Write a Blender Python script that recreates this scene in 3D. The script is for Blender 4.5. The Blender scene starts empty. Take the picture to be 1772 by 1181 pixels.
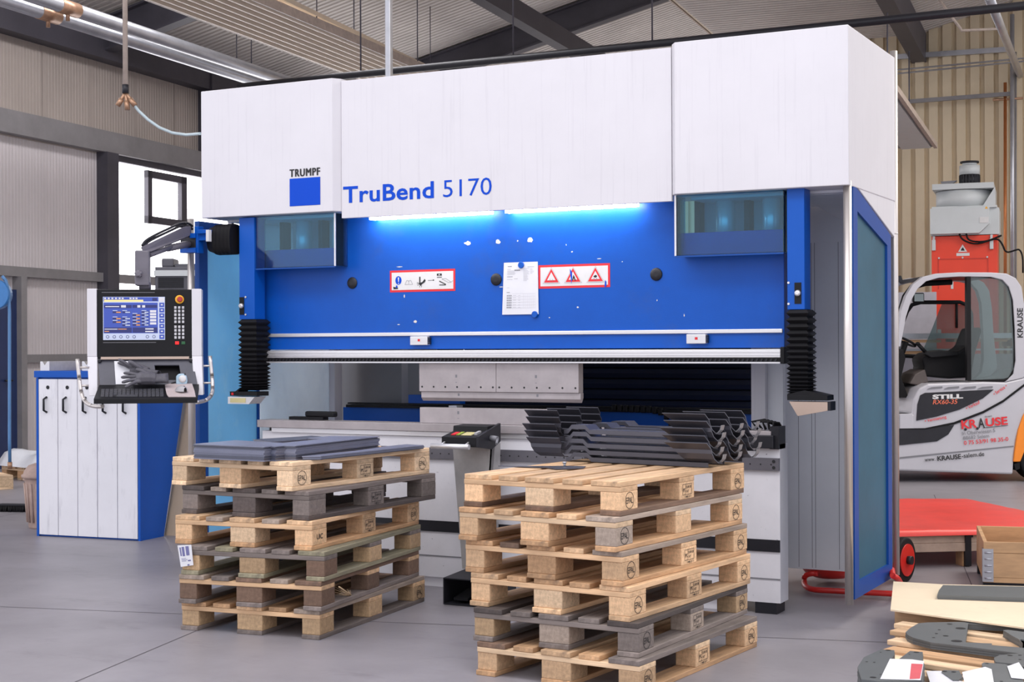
import bpy, bmesh, math, random
from mathutils import Vector, Matrix
random.seed(7)
S = bpy.context.scene
COL = S.collection
PI = math.pi
# ------------------------------------------------------------------ camera
FPX, CYP, CAMH, ROLL, YAW = 2600.0, 600.0, 1.432, -0.0045, math.radians(27.5)
cd = bpy.data.cameras.new('camera'); cam = bpy.data.objects.new('camera', cd); COL.objects.link(cam)
cd.sensor_fit = 'HORIZONTAL'; cd.sensor_width = 36.0; cd.lens = 36.0 * FPX / 1772.0
cd.shift_y = (CYP - 590.5) / 1772.0; cd.clip_end = 200
cd.clip_start = 0.05
cam.matrix_world = Matrix.Translation((0, 0, CAMH)) @ Matrix.Rotation(YAW, 4, 'Z') @ Matrix.Rotation(PI / 2, 4, 'X') @ Matrix.Rotation(ROLL, 4, 'Z')
S.camera = cam
# ------------------------------------------------------------------ world, light, exposure
w = bpy.data.worlds.new('daylight'); S.world = w; w.use_nodes = True
bg = w.node_tree.nodes['Background']; bg.inputs[0].default_value = (0.93, 0.93, 1.0, 1); bg.inputs[1].default_value = 1.45
S.view_settings.view_transform = 'Standard'; S.view_settings.look = 'None'
S.view_settings.exposure = 0.05; S.view_settings.gamma = 1.0; S.view_settings.use_curve_mapping = False

def area(name, loc, rot, sx, sy, power, color):
    l = bpy.data.lights.new(name, 'AREA'); l.shape = 'RECTANGLE'; l.size = sx; l.size_y = sy; l.energy = power; l.color = color
    o = bpy.data.objects.new(name, l); COL.objects.link(o); o.location = loc; o.rotation_euler = rot; return o
# added unseen lamps at roof height: top light for the aisle, fill for the rear
area('fill_light', (-3.2, 4.2, 6.0), (0, 0, 0), 9.0, 1.6, 190, (1.0, 0.96, 0.93))
area('fill_light.001', (0.8, 13.0, 6.2), (0, 0, 0), 2.0, 7.0, 380, (1.0, 0.95, 0.86))
area('fill_light.002', (-10.6, 11.5, 6.5), (0, 0, 0), 2.0, 6.0, 480, (0.97, 0.96, 1.0))

# ------------------------------------------------------------------ pixel rays onto known planes (used to read real positions)
cY, sY = math.cos(YAW), math.sin(YAW)
def ray(px, py):
    a, b = px - 886.0, py - CYP
    u = math.cos(ROLL) * a + math.sin(ROLL) * b; v = -math.sin(ROLL) * a + math.cos(ROLL) * b
    return Vector((u / FPX * cY - sY, u / FPX * sY + cY, -v / FPX))
OC = Vector((0, 0, CAMH))
def on_y(px, py, Y): d = ray(px, py); return OC + d * (Y / d.y)
def on_x(px, py, X): d = ray(px, py); return OC + d * (X / d.x)
def on_z(px, py, Z): d = ray(px, py); return OC + d * ((Z - CAMH) / d.z)
def at_d(px, py, D): return OC + ray(px, py) * D

# ------------------------------------------------------------------ materials
MATS = {}
def srgb(r, g, b):
    f = lambda c: (c / 12.92 if c <= 0.04045 else ((c + 0.055) / 1.055) ** 2.4)
    return (f(r / 255), f(g / 255), f(b / 255))
def mat(name, rgb, rough=0.5, metal=0.0, var=0.12, scale=6.0, stretch=(1, 1, 1), bump=0.0, bscale=60, emit=0, tint=False, dirt=None, spec=0.5, rnd=0.0, coat=0.0):
    """principled surface, colour broken up by noise; dirt=(rgb, amount, scale, stretch)"""
    m = bpy.data.materials.new(name); m.use_nodes = True; nt = m.node_tree; N = nt.nodes; L = nt.links
    p = N['Principled BSDF']; p.inputs['Roughness'].default_value = rough; p.inputs['Metallic'].default_value = metal
    p.inputs['Specular IOR Level'].default_value = spec
    if coat: p.inputs['Coat Weight'].default_value = coat
    tc = N.new('ShaderNodeTexCoord'); mp = N.new('ShaderNodeMapping'); mp.inputs['Scale'].default_value = stretch
    L.new(tc.outputs['Object'], mp.inputs['Vector'])
    nz = N.new('ShaderNodeTexNoise'); nz.inputs['Scale'].default_value = scale; nz.inputs['Detail'].default_value = 6; nz.inputs['Roughness'].default_value = 0.65
    L.new(mp.outputs[0], nz.inputs['Vector'])
    mr = N.new('ShaderNodeMapRange'); mr.inputs['From Min'].default_value = 0.3; mr.inputs['From Max'].default_value = 0.7
    mr.inputs['To Min'].default_value = 1 - var; mr.inputs['To Max'].default_value = 1 + var * 0.6
    L.new(nz.outputs['Fac'], mr.inputs['Value'])
    col = None
    base = N.new('ShaderNodeRGB'); base.outputs[0].default_value = (*rgb, 1); col = base.outputs[0]
    def mul(a, b):
        x = N.new('ShaderNodeVectorMath'); x.operation = 'MULTIPLY'; L.new(a, x.inputs[0]); L.new(b, x.inputs[1]); return x.outputs[0]
    if tint or rnd:
        oi = N.new('ShaderNodeObjectInfo')
    if tint: col = mul(col, oi.outputs['Color'])
    if rnd:
        r2 = N.new('ShaderNodeMapRange'); r2.inputs['To Min'].default_value = 1 - rnd; r2.inputs['To Max'].default_value = 1 + rnd
        L.new(oi.outputs['Random'], r2.inputs['Value']); col = mul(col, r2.outputs[0])
    col = mul(col, mr.outputs[0])
    if dirt:
        drgb, amt, dsc, dst = dirt[:4]; lo_, hi_ = dirt[4:] if len(dirt) > 4 else (0.56, 0.74)
        mp2 = N.new('ShaderNodeMapping'); mp2.inputs['Scale'].default_value = dst; L.new(tc.outputs['Object'], mp2.inputs['Vector'])
        n2 = N.new('ShaderNodeTexNoise'); n2.inputs['Scale'].default_value = dsc; n2.inputs['Detail'].default_value = 5; n2.inputs['Roughness'].default_value = 0.7
        L.new(mp2.outputs[0], n2.inputs['Vector'])
        r = N.new('ShaderNodeMapRange'); r.inputs['From Min'].default_value = lo_; r.inputs['From Max'].default_value = hi_; r.inputs['To Max'].default_value = amt
        L.new(n2.outputs['Fac'], r.inputs['Value'])
        mx = N.new('ShaderNodeMix'); mx.data_type = 'RGBA'; L.new(r.outputs[0], mx.inputs['Factor']); L.new(col, mx.inputs['A']); mx.inputs['B'].default_value = (*drgb, 1)
        col = mx.outputs['Result']
    L.new(col, p.inputs['Base Color'])
    if bump:
        n3 = N.new('ShaderNodeTexNoise'); n3.inputs['Scale'].default_value = bscale; n3.inputs['Detail'].default_value = 4; L.new(mp.outputs[0], n3.inputs['Vector'])
        bp = N.new('ShaderNodeBump'); bp.inputs['Strength'].default_value = bump; bp.inputs['Distance'].default_value = 0.004
        L.new(n3.outputs['Fac'], bp.inputs['Height']); L.new(bp.outputs[0], p.inputs['Normal'])
    if emit:
        p.inputs['Emission Color'].default_value = (*rgb, 1); p.inputs['Emission Strength'].default_value = emit
    MATS[name] = m; return m
def glass(name, rgb, alpha_t=0.75, rough=0.08):
    m = bpy.data.materials.new(name); m.use_nodes = True; nt = m.node_tree; N = nt.nodes; L = nt.links
    out = N['Material Output']; N.remove(N['Principled BSDF'])
    t = N.new('ShaderNodeBsdfTransparent'); t.inputs[0].default_value = (*rgb, 1)
    g = N.new('ShaderNodeBsdfGlossy'); g.inputs['Roughness'].default_value = rough
    d = N.new('ShaderNodeBsdfDiffuse'); d.inputs[0].default_value = (*[c * 0.8 for c in rgb], 1)
    m1 = N.new('ShaderNodeMixShader'); m1.inputs[0].default_value = 1 - alpha_t; L.new(t.outputs[0], m1.inputs[1]); L.new(d.outputs[0], m1.inputs[2])
    fr = N.new('ShaderNodeFresnel'); fr.inputs[0].default_value = 1.45
    m2 = N.new('ShaderNodeMixShader'); L.new(fr.outputs[0], m2.inputs[0]); L.new(m1.outputs[0], m2.inputs[1]); L.new(g.outputs[0], m2.inputs[2])
    L.new(m2.outputs[0], out.inputs[0]); MATS[name] = m; return m

M_white = mat('white_paint', (0.68, 0.665, 0.705), 0.45, var=0.03, scale=3, dirt=((0.42, 0.40, 0.45), 0.28, 11, (5, 5, 0.10)))
M_front = mat('smudged_white_front', (0.82, 0.81, 0.85), 0.45, var=0.05, scale=2, dirt=((0.50, 0.49, 0.54), 0.5, 5, (3, 3, 0.5)))
M_white_bed = mat('worn_white_paint', (0.74, 0.73, 0.77), 0.5, var=0.07, scale=4, dirt=((0.08, 0.08, 0.10), 0.9, 30, (1, 1, 1.2), 0.665, 0.72))
M_grey_panel = mat('light_grey_panel', (0.78, 0.79, 0.83), 0.45, var=0.06, scale=2)
M_side_panel = mat('pale_blue_grey_sheet', (0.52, 0.57, 0.63), 0.35, var=0.08, scale=2.5)
M_blue = mat('blue_paint', (0.002, 0.085, 0.46), 0.36, var=0.10, scale=3, bump=0.10, bscale=140, dirt=((0.03, 0.08, 0.28), 0.45, 2.5, (1, 1, 1)), spec=0.28)
M_blue_plain = mat('blue_enamel', (0.002, 0.088, 0.46), 0.4, var=0.05, scale=4, spec=0.3)
M_gblue = mat('guard_blue', (0.005, 0.065, 0.31), 0.4, var=0.05, scale=4, spec=0.3)
M_logo = mat('blue_print', (0.001, 0.065, 0.56), 0.55, var=0.02, spec=0.2)
M_ink = mat('black_print', (0.012, 0.012, 0.014), 0.6, var=0.02)
M_red_print = mat('red_print', (0.72, 0.02, 0.03), 0.5, var=0.05)
M_label_white = mat('label_white', (0.70, 0.69, 0.69), 0.5, var=0.04, scale=20)
M_steel = mat('ground_steel', (0.42, 0.38, 0.39), 0.42, metal=0.35, var=0.16, scale=5)
M_stainless = mat('stainless_tube', (0.60, 0.56, 0.54), 0.40, metal=0.8, var=0.06, scale=10, stretch=(10, 10, 1))
M_alu = mat('aluminium', (0.72, 0.71, 0.73), 0.36, metal=0.55, var=0.08, scale=8, stretch=(0.3, 4, 4))
M_black = mat('black_plastic', (0.007, 0.007, 0.009), 0.5, var=0.2, scale=8, bump=0.05, spec=0.25)
M_rubber = mat('black_rubber', (0.007, 0.0065, 0.008), 0.65, var=0.2, scale=8, spec=0.25)
M_dgrey = mat('dark_grey_metal', (0.022, 0.022, 0.028), 0.45, metal=0.2, var=0.2, scale=6, spec=0.35)
M_mgrey = mat('mid_grey_paint', (0.20, 0.20, 0.22), 0.5, var=0.1, scale=6)
M_arm = mat('grey_arm_paint', (0.15, 0.14, 0.17), 0.5, var=0.12, scale=10)
M_teal = glass('teal_safety_glass', (0.52, 0.82, 0.94), 0.985, 0.05)
def translucent(name, rgb, rgb2, scale):
    m = mat(name, rgb, 0.35, var=0.10, scale=scale, dirt=(rgb2, 0.5, 5, (1, 1, 0.5))); nt = m.node_tree; p = nt.nodes['Principled BSDF']
    t = nt.nodes.new('ShaderNodeBsdfTranslucent'); src = p.inputs['Base Color'].links[0].from_socket; nt.links.new(src, t.inputs[0])
    mx = nt.nodes.new('ShaderNodeMixShader'); mx.inputs[0].default_value = 0.5; nt.links.new(p.outputs[0], mx.inputs[1]); nt.links.new(t.outputs[0], mx.inputs[2]); nt.links.new(mx.outputs[0], nt.nodes['Material Output'].inputs[0]); return m
M_ltblue = translucent('pale_blue_guard_sheet', (0.42, 0.78, 1.0), (0.70, 0.90, 1.0), 1.6)
M_inner = translucent('milky_inner_sheet', (0.88, 0.94, 0.98), (0.7, 0.78, 0.86), 2.0)
M_guard = mat('teal_guard_sheet', (0.032, 0.115, 0.18), 0.45, var=0.16, scale=2.5, spec=0.25)
M_win = mat('frosted_daylight_pane', (1.0, 0.98, 1.0), 0.4, var=0.0, emit=5.0)
M_clear = glass('clear_glass', (0.86, 0.90, 0.90), 0.94, 0.02)
M_tint = glass('tinted_cab_glass', (0.50, 0.58, 0.58), 0.85, 0.03)
M_floor = mat('concrete_floor', (0.285, 0.268, 0.292), 0.42, var=0.22, scale=0.9, bump=0.08, bscale=40, dirt=((0.16, 0.15, 0.165), 0.55, 1.6, (1, 2.2, 1)), spec=0.4)
M_joint = mat('floor_joint', (0.10, 0.09, 0.10), 0.8)
M_wall = mat('lit_pale_sheet', (0.60, 0.555, 0.56), 0.55, var=0.08, scale=0.7)  # lower wall sheets, paled to carry light bounced up from the floor
M_wallu = mat('shaded_brown_sheet', (0.40, 0.345, 0.31), 0.55, var=0.12, scale=0.7)  # brown upper sheets, darkened further so the colour carries their shade
M_wall_back = mat('beige_trapezoid_sheet', (0.66, 0.55, 0.385), 0.55, var=0.12, scale=0.8)
M_roof = mat('roof_sheet', (0.62, 0.575, 0.54), 0.6, var=0.15, scale=0.8)
M_beam = mat('dark_steel_beam', (0.060, 0.056, 0.072), 0.55, var=0.2, scale=2)
M_rail = mat('grey_wall_rail', (0.23, 0.22, 0.225), 0.5, var=0.15, scale=3)
M_zinc = mat('zinc_tube', (0.50, 0.51, 0.55), 0.35, metal=0.7, var=0.15, scale=4)
M_cream = mat('cream_enamel', (0.66, 0.56, 0.44), 0.45, var=0.08, scale=3)
M_copper = mat('copper_pipe', (0.60, 0.22, 0.08), 0.35, metal=0.6, var=0.15, scale=5)
M_brass = mat('brass_fitting', (0.42, 0.25, 0.16), 0.4, metal=0.6, var=0.2, scale=20)
M_oldpipe = mat('old_painted_pipe', (0.46, 0.38, 0.33), 0.5, var=0.2, scale=15)
M_hose = mat('pale_blue_hose', (0.50, 0.60, 0.64), 0.4, var=0.1, scale=8)
M_pale_card = mat('pale_cardboard', (0.80, 0.66, 0.48), 0.8, var=0.08, scale=3, dirt=((0.36, 0.31, 0.25), 0.35, 6, (1, 1, 1)))
M_card = mat('cardboard', (0.62, 0.47, 0.33), 0.8, var=0.10, scale=3, dirt=((0.30, 0.25, 0.2), 0.35, 6, (1, 1, 1)))
M_paper = mat('white_paper', (0.72, 0.72, 0.76), 0.7, var=0.03, scale=10)
M_wood = mat('pallet_wood', (1, 1, 1), 0.75, var=0.30, scale=34, stretch=(1.5, 1.5, 1.5), tint=True, rnd=0.24, bump=0.3, bscale=60, dirt=((0.12, 0.085, 0.06), 0.55, 75, (1, 1, 1)))
M_woodl = mat('pallet_board_wood', (1, 1, 1), 0.75, var=0.45, scale=9, stretch=(2.6, 0.30, 2.6), tint=True, rnd=0.26, bump=0.25, bscale=16, dirt=((0.12, 0.09, 0.075), 0.5, 7, (2, 0.4, 2)))
M_woodc = mat('pallet_cross_wood', (1, 1, 1), 0.75, var=0.38, scale=9, stretch=(0.30, 2.6, 2.6), tint=True, rnd=0.16, bump=0.25, bscale=16)
M_plank = mat('crate_plank', (0.55, 0.33, 0.17), 0.7, var=0.3, scale=5, stretch=(0.5, 3, 3), bump=0.1)
M_sheet = mat('blue_grey_steel_sheet', (0.19, 0.20, 0.265), 0.36, metal=0.4, var=0.14, scale=3, rnd=0.5)
M_bent = mat('rolled_steel', (0.085, 0.085, 0.105), 0.34, metal=0.5, var=0.08, scale=4, rnd=0.10)
M_plate = mat('grey_cut_plate', (0.135, 0.145, 0.15), 0.5, metal=0.2, var=0.08, scale=5, rnd=0.15)
M_red = mat('red_lacquer', (0.62, 0.02, 0.015), 0.35, var=0.1, scale=4)
M_redor = mat('orange_red_cabinet', (0.82, 0.055, 0.02), 0.4, var=0.06, scale=3)
M_redsheet = mat('red_foil', (0.85, 0.06, 0.045), 0.35, var=0.18, scale=2, bump=0.4, bscale=3)
M_orange = mat('orange_lacquer', (0.90, 0.26, 0.015), 0.4, var=0.05)
M_silver = mat('silver_truck_paint', (0.52, 0.51, 0.55), 0.4, metal=0.1, var=0.05, scale=3)
M_lgrey = mat('light_grey_enamel', (0.60, 0.63, 0.64), 0.45, var=0.04)
M_bin = mat('dirty_pink_bin', (0.46, 0.33, 0.28), 0.7, var=0.25, scale=6)
M_film = mat('white_plastic_film', (0.74, 0.76, 0.80), 0.25, var=0.05, bump=0.6, bscale=6)
M_yellow = mat('yellow_plastic', (0.85, 0.42, 0.02), 0.4)
M_lens = mat('amber_lens', (0.70, 0.62, 0.30), 0.25)
M_key = mat('pale_key', (0.52, 0.52, 0.55), 0.5)
M_led = mat('led_diffuser', (1.0, 0.98, 0.97), 0.4, var=0, emit=26)
M_scr = mat('screen_blue', (0.035, 0.07, 0.36), 0.3, var=0.02, emit=0.25)
M_scrl = mat('screen_pale', (0.50, 0.56, 0.72), 0.3, var=0.02, emit=0.12)
M_scrd = mat('screen_navy', (0.015, 0.02, 0.12), 0.3, var=0.02, emit=0.3)
M_scro = mat('screen_orange', (0.75, 0.32, 0.12), 0.3, var=0.02, emit=0.1)
M_scry = mat('screen_yellow', (0.85, 0.72, 0.30), 0.3, var=0.02, emit=0.1)
M_btn_red = mat('lit_red_button', (0.9, 0.01, 0.01), 0.3, emit=1.0)
M_btn_grn = mat('green_button', (0.01, 0.10, 0.03), 0.3)
M_glove = mat('grey_work_glove', (0.10, 0.096, 0.115), 0.65, var=0.25, scale=30, bump=0.3, bscale=80)
M_chip = mat('bare_primer', (0.70, 0.68, 0.66), 0.6)
M_bronze = mat('beige_anodised', (0.52, 0.40, 0.33), 0.35, metal=0.4, var=0.06)

# ------------------------------------------------------------------ mesh building
SPLIT = {'hanger_rod', 'clamp', 'suspension', 'head_underside', 'foot', 'hydraulic_cylinder', 'cylinder_bracket', 'edge_strip', 'grip_stub', 'latch_screw', 'hinge', 'bolt', 'handle', 'corner_bolt', 'weight', 'plank', 'bracket', 'support', 'louvre', 'castor', 'hand_wheel', 'head_cover', 'cable', 'engraved_code', 'clamp_teeth_'}
class MB:
    def __init__(s, o=(0, 0, 0)): s.bm = bmesh.new(); s.o = Vector(o); s.mi = 0
    def _v(s, p): return s.bm.verts.new(Vector(p) - s.o)
    def _f(s, vs, smooth=False):
        try: f = s.bm.faces.new(vs)
        except ValueError: return None
        f.material_index = s.mi; f.smooth = smooth; return f
    def box(s, a, b, bev=0.0, rot=None):
        """axis box between corners a and b, optional edge bevel and rotation matrix about its centre"""
        x0, x1 = sorted((a[0], b[0])); y0, y1 = sorted((a[1], b[1])); z0, z1 = sorted((a[2], b[2]))
        C = Vector(((x0 + x1) / 2, (y0 + y1) / 2, (z0 + z1) / 2))
        P = [Vector((x, y, z)) for z in (z0, z1) for y in (y0, y1) for x in (x0, x1)]
        if rot is not None: P = [C + rot @ (p - C) for p in P]
        v = [s._v(p) for p in P]
        fs = [s._f([v[i] for i in q]) for q in ((0, 2, 3, 1), (4, 5, 7, 6), (0, 1, 5, 4), (2, 6, 7, 3), (0, 4, 6, 2), (1, 3, 7, 5))]
        if bev > 0:
            es = {e for f in fs for e in f.edges}
            r = bmesh.ops.bevel(s.bm, geom=list(es), offset=bev, segments=2, affect='EDGES', profile=0.5)
            for f in r['faces']: f.material_index = s.mi
        return s
    def prism(s, pts, vec, smooth=False):
        """polygon pts (3D) swept by vec"""
        vec = Vector(vec); a = [s._v(p) for p in pts]; b = [s._v(Vector(p) + vec) for p in pts]; n = len(a)
        s._f(a[::-1]); s._f(b)
        for i in range(n): s._f([a[i], a[(i + 1) % n], b[(i + 1) % n], b[i]], smooth)
        return s
    def cyl(s, p0, p1, r0, r1=None, n=20, cap=True):
        r1 = r0 if r1 is None else r1
        p0, p1 = Vector(p0), Vector(p1); d = (p1 - p0).normalized()
        u = d.orthogonal().normalized(); t = d.cross(u)
        A = [s._v(p0 + (u * math.cos(2 * PI * i / n) + t * math.sin(2 * PI * i / n)) * r0) for i in range(n)]
        B = [s._v(p1 + (u * math.cos(2 * PI * i / n) + t * math.sin(2 * PI * i / n)) * r1) for i in range(n)]
        for i in range(n): s._f([A[i], A[(i + 1) % n], B[(i + 1) % n], B[i]], True)
        if cap: s._f(A[::-1]); s._f(B)
        return s
    def tube(s, pts, r, n=12, closed=False, rad=None):
        P = [Vector(p) for p in pts]; m = len(P); rings = []; u = None
        for i in range(m):
            if closed: d = P[(i + 1) % m] - P[(i - 1) % m]
            else: d = P[min(i + 1, m - 1)] - P[max(i - 1, 0)]
            d.normalize()
            u = d.orthogonal().normalized() if u is None else (u - d * u.dot(d)).normalized()
            t = d.cross(u); rr = rad[i] if rad else r
            rings.append([s._v(P[i] + (u * math.cos(2 * PI * k / n) + t * math.sin(2 * PI * k / n)) * rr) for k in range(n)])
        for i in range(m if closed else m - 1):
            A, B = rings[i], rings[(i + 1) % m]
            for k in range(n): s._f([A[k], A[(k + 1) % n], B[(k + 1) % n], B[k]], True)
        if not closed: s._f(rings[0][::-1]); s._f(rings[-1])
        return s
    def lathe(s, c, prof, n=28, axis='z', sx=1.0, sy=1.0):
        """profile [(r, h)] turned about an axis through c"""
        c = Vector(c); rings = []
        for r, h in prof:
            ring = []
            for k in range(n):
                a = 2 * PI * k / n; x, y = r * math.cos(a) * sx, r * math.sin(a) * sy
                p = {'z': (x, y, h), 'y': (x, h, y), 'x': (h, x, y)}[axis]
                ring.append(s._v(c + Vector(p)))
            rings.append(ring)
        for A, B in zip(rings, rings[1:]):
            for k in range(n): s._f([A[k], A[(k + 1) % n], B[(k + 1) % n], B[k]], True)
        s._f(rings[0][::-1]); s._f(rings[-1]); return s
    def strip(s, prof, vec, thick):
        """open profile (list of 3D points) swept by vec and given thickness, like bent sheet metal"""
        vec = Vector(vec); P = [Vector(p) for p in prof]; vd = vec.normalized(); off = []
        for i in range(len(P)):
            ns = []
            if i > 0: ns.append((P[i] - P[i - 1]).normalized().cross(vd))
            if i < len(P) - 1: ns.append((P[i + 1] - P[i]).normalized().cross(vd))
            nn = sum(ns, Vector()).normalized(); off.append(P[i] + nn * thick)
        return s.prism_loop(P + off[::-1], vec, len(P))
    def prism_loop(s, loop, vec, k):
        vec = Vector(vec); a = [s._v(p) for p in loop]; b = [s._v(Vector(p) + vec) for p in loop]; n = len(a)
        for i in range(n): s._f([a[i], a[(i + 1) % n], b[(i + 1) % n], b[i]])
        for i in range(k - 1):
            j = n - 1 - i; s._f([a[i], a[i + 1], a[j - 1], a[j]][::-1]); s._f([b[i], b[i + 1], b[j - 1], b[j]])
        return s
    def ring(s, c, R, r_in, u, v, t=0.001, n=36):
        """flat ring (annulus) in plane u,v"""
        c, u, v = Vector(c), Vector(u), Vector(v); nn = u.cross(v).normalized() * t
        o = [s._v(c + nn + (u * math.cos(2 * PI * i / n) + v * math.sin(2 * PI * i / n)) * R) for i in range(n)]
        q = [s._v(c + nn + (u * math.cos(2 * PI * i / n) + v * math.sin(2 * PI * i / n)) * r_in) for i in range(n)]
        for i in range(n): s._f([o[i], o[(i + 1) % n], q[(i + 1) % n], q[i]])
        return s
    def build(s, name, m, parent=None, bevel=0.0):
        bmesh.ops.recalc_face_normals(s.bm, faces=s.bm.faces)
        if name in SPLIT and parent:                                           # each separate piece becomes a part of its own
            left = set(s.bm.verts); first = None; isl = []
            while left:
                st = [left.pop()]; grp = set(st)
                while st:
                    for e in st.pop().link_edges:
                        for v in e.verts:
                            if v in left: left.discard(v); grp.add(v); st.append(v)
                isl.append(grp)
            if len(isl) > 1:
                isl.sort(key=lambda g: min((v.co.x, v.co.y, v.co.z) for v in g))
                for g in isl:
                    q = MB(); mp_ = {v: q.bm.verts.new(v.co) for v in g}
                    for f in {f for v in g for f in v.link_faces}:
                        nf = q.bm.faces.new([mp_[v] for v in f.verts]); nf.material_index = f.material_index; nf.smooth = f.smooth
                    ob = q.build(name, m, parent, bevel); first = first or ob
                s.bm.free(); return first
        me = bpy.data.meshes.new(name); s.bm.to_mesh(me); s.bm.free()
        for k in (m if isinstance(m, (list, tuple)) else [m]): me.materials.append(k)
        o = bpy.data.objects.new(name, me); COL.objects.link(o)
        if parent: o.parent = parent
        elif s.o.length > 0: o.location = s.o
        if bevel:
            b = o.modifiers.new('bevel', 'BEVEL'); b.width = bevel; b.segments = 2; b.limit_method = 'ANGLE'
        return o
def empty(name, loc, rz=0.0):
    o = bpy.data.objects.new(name, None); COL.objects.link(o); o.location = loc; o.rotation_euler = (0, 0, rz); o.empty_display_size = 0.1; return o
def tag(o, label, cat, group=None, kind=None):
    o['label'] = label; o['category'] = cat
    if group: o['group'] = group
    if kind: o['kind'] = kind
    return o
def struct(o): o['kind'] = 'structure'; return o
def plab(o, label): o['label'] = label; return o
def text_bm(mb, txt, P, R, U, width=None, height=None, depth=0.0008, bold=0.0, shear=0.0, space=1.0):
    """lettering as geometry: lower left corner P, along unit R, up unit U"""
    cu = bpy.data.curves.new('lettering', 'FONT'); cu.body = txt; cu.size = 1.0; cu.offset = bold; cu.shear = shear; cu.resolution_u = 3; cu.space_character = space
    ob = bpy.data.objects.new('lettering', cu); COL.objects.link(ob); dg = bpy.context.evaluated_depsgraph_get()
    me = bpy.data.meshes.new_from_object(ob.evaluated_get(dg)); bpy.data.objects.remove(ob); bpy.data.curves.remove(cu)
    xs = [v.co.x for v in me.vertices]; ys = [v.co.y for v in me.vertices]
    x0, x1, y0, y1 = min(xs), max(xs), min(ys), max(ys)
    if height is None: height = width / (x1 - x0) * (y1 - y0)
    if width is None: width = height / (y1 - y0) * (x1 - x0)
    P, R, U = Vector(P), Vector(R), Vector(U); nn = R.cross(U) * depth
    vs = [mb._v(P + R * ((v.co.x - x0) / (x1 - x0) * width) + U * ((v.co.y - y0) / (y1 - y0) * height) + nn) for v in me.vertices]
    for f in me.polygons: mb._f([vs[i] for i in f.vertices])
    bpy.data.meshes.remove(me); return mb
def arc(p0, p1, p2, n=6):
    """quadratic curve through control p1"""
    p0, p1, p2 = Vector(p0), Vector(p1), Vector(p2)
    return [p0 * (1 - t) ** 2 + p1 * 2 * t * (1 - t) + p2 * t * t for t in [i / n for i in range(n + 1)]]
def flat(mb, pts, off=(0, 0, 0)):
    mb._f([mb._v(Vector(p) + Vector(off)) for p in pts]); return mb

# ================================================================== SETTING
BD = Vector((-0.1219, 0.9925, 0)); BX = Vector((0.9925, 0.1219, 0)); UZ = Vector((0, 0, 1))
WL0 = at_d(0, 604, 18.0); WL0.z = 0
def wl(t, z=0.0, out=0.0): return WL0 + BD * t + BX * out + UZ * z           # point on the left wall
def on_wl(px, py, out=0.0):
    d = ray(px, py); n = BX; k = ((WL0 + BX * out - OC).dot(n)) / d.dot(n); P = OC + d * k
    return (P - WL0).dot(BD), P.z
mb = MB(); mb.box((-22, -6, -0.12), (14, 24.5, 0)); struct(mb.build('floor', M_floor))
mb = MB()
def joint(a, b, wd=0.006):
    a, b = Vector(a), Vector(b); d = (b - a).normalized(); q = Vector((-d.y, d.x, 0)) * wd / 2
    flat(mb, [a - q, b - q, b + q, a + q], (0, 0, 0.0012))
P, Q = on_z(133, 1180, 0), on_z(310, 1105, 0); d = (Q - P).normalized()
joint(P - d * 3, P + d * 9)
e = Vector((-d.y, d.x, 0))
joint(P + d * 1.6 - e * -5, P + d * 1.6 + e * -9)
joint(P - d * 3 + e * 3.9, P + d * 9 + e * 3.9); joint(P - d * 3 - e * 3.9, P + d * 9 - e * 3.9)
struct(mb.build('trim_1', M_joint))

# left wall : ribbed sandwich sheets with a window band
t0, zt = on_wl(187, 270); t0b, _ = on_wl(167, 270); tw1 = t0 + 9.5; z_win = zt; z_sill = 1.75; T0, T1 = -3.5, 22.5; EAVE = 5.5
def wall_piece(mb, ta, tb, za, zb, rib=0.06):
    n = max(1, int((tb - ta) / rib)); st = (tb - ta) / n; pr = []
    for i in range(n):
        a = ta + i * st; pr += [(a, 0), (a + st * 0.55, 0), (a + st * 0.65, 0.006), (a + st * 0.9, 0.006)]
    pr.append((tb, 0))
    lo = [mb._v(wl(t, za, o)) for t, o in pr]; hi = [mb._v(wl(t, zb, o)) for t, o in pr]
    for i in range(len(pr) - 1): mb._f([lo[i], lo[i + 1], hi[i + 1], hi[i]])
    b = [wl(ta, za, -0.08), wl(tb, za, -0.08), wl(tb, zb, -0.08), wl(ta, zb, -0.08)]
    v = [mb._v(p) for p in b]; mb._f(v[::-1])
mb = MB()
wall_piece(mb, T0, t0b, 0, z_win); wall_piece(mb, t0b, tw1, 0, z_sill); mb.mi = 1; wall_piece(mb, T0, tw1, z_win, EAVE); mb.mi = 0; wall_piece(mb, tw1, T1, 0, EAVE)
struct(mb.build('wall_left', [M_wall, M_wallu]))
mb = MB()                                                                    # sheet joints
for px in (75, 157, 232, 303):
    t, _ = on_wl(px, 120); flat(mb, [wl(t - .03, z_win + .15, .008), wl(t + .03, z_win + .15, .008), wl(t + .03, EAVE, .008), wl(t - .03, EAVE, .008)])
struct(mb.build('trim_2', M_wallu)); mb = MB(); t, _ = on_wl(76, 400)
flat(mb, [wl(t - .02, 0.1, .008), wl(t + .02, 0.1, .008), wl(t + .02, z_win, .008), wl(t - .02, z_win, .008)])
struct(mb.build('trim_40', M_wall))
def wbox(mb, ta, tb, za, zb, o0, o1):
    p = [wl(ta, za, o0), wl(tb, za, o0), wl(tb, za, o1), wl(ta, za, o1)]; mb.prism(p, (0, 0, zb - za)); return mb
_, zr = on_wl(0, 469)
struct(wbox(MB(), T0, T1, z_win + .02, z_win + .30, -.01, .14).build('trim_3', M_rail))         # head beam above the window
struct(wbox(MB(), T0, t0, zr - .06, zr + .06, 0.004, .10).build('trim_4', M_rail))                # middle rail
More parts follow.
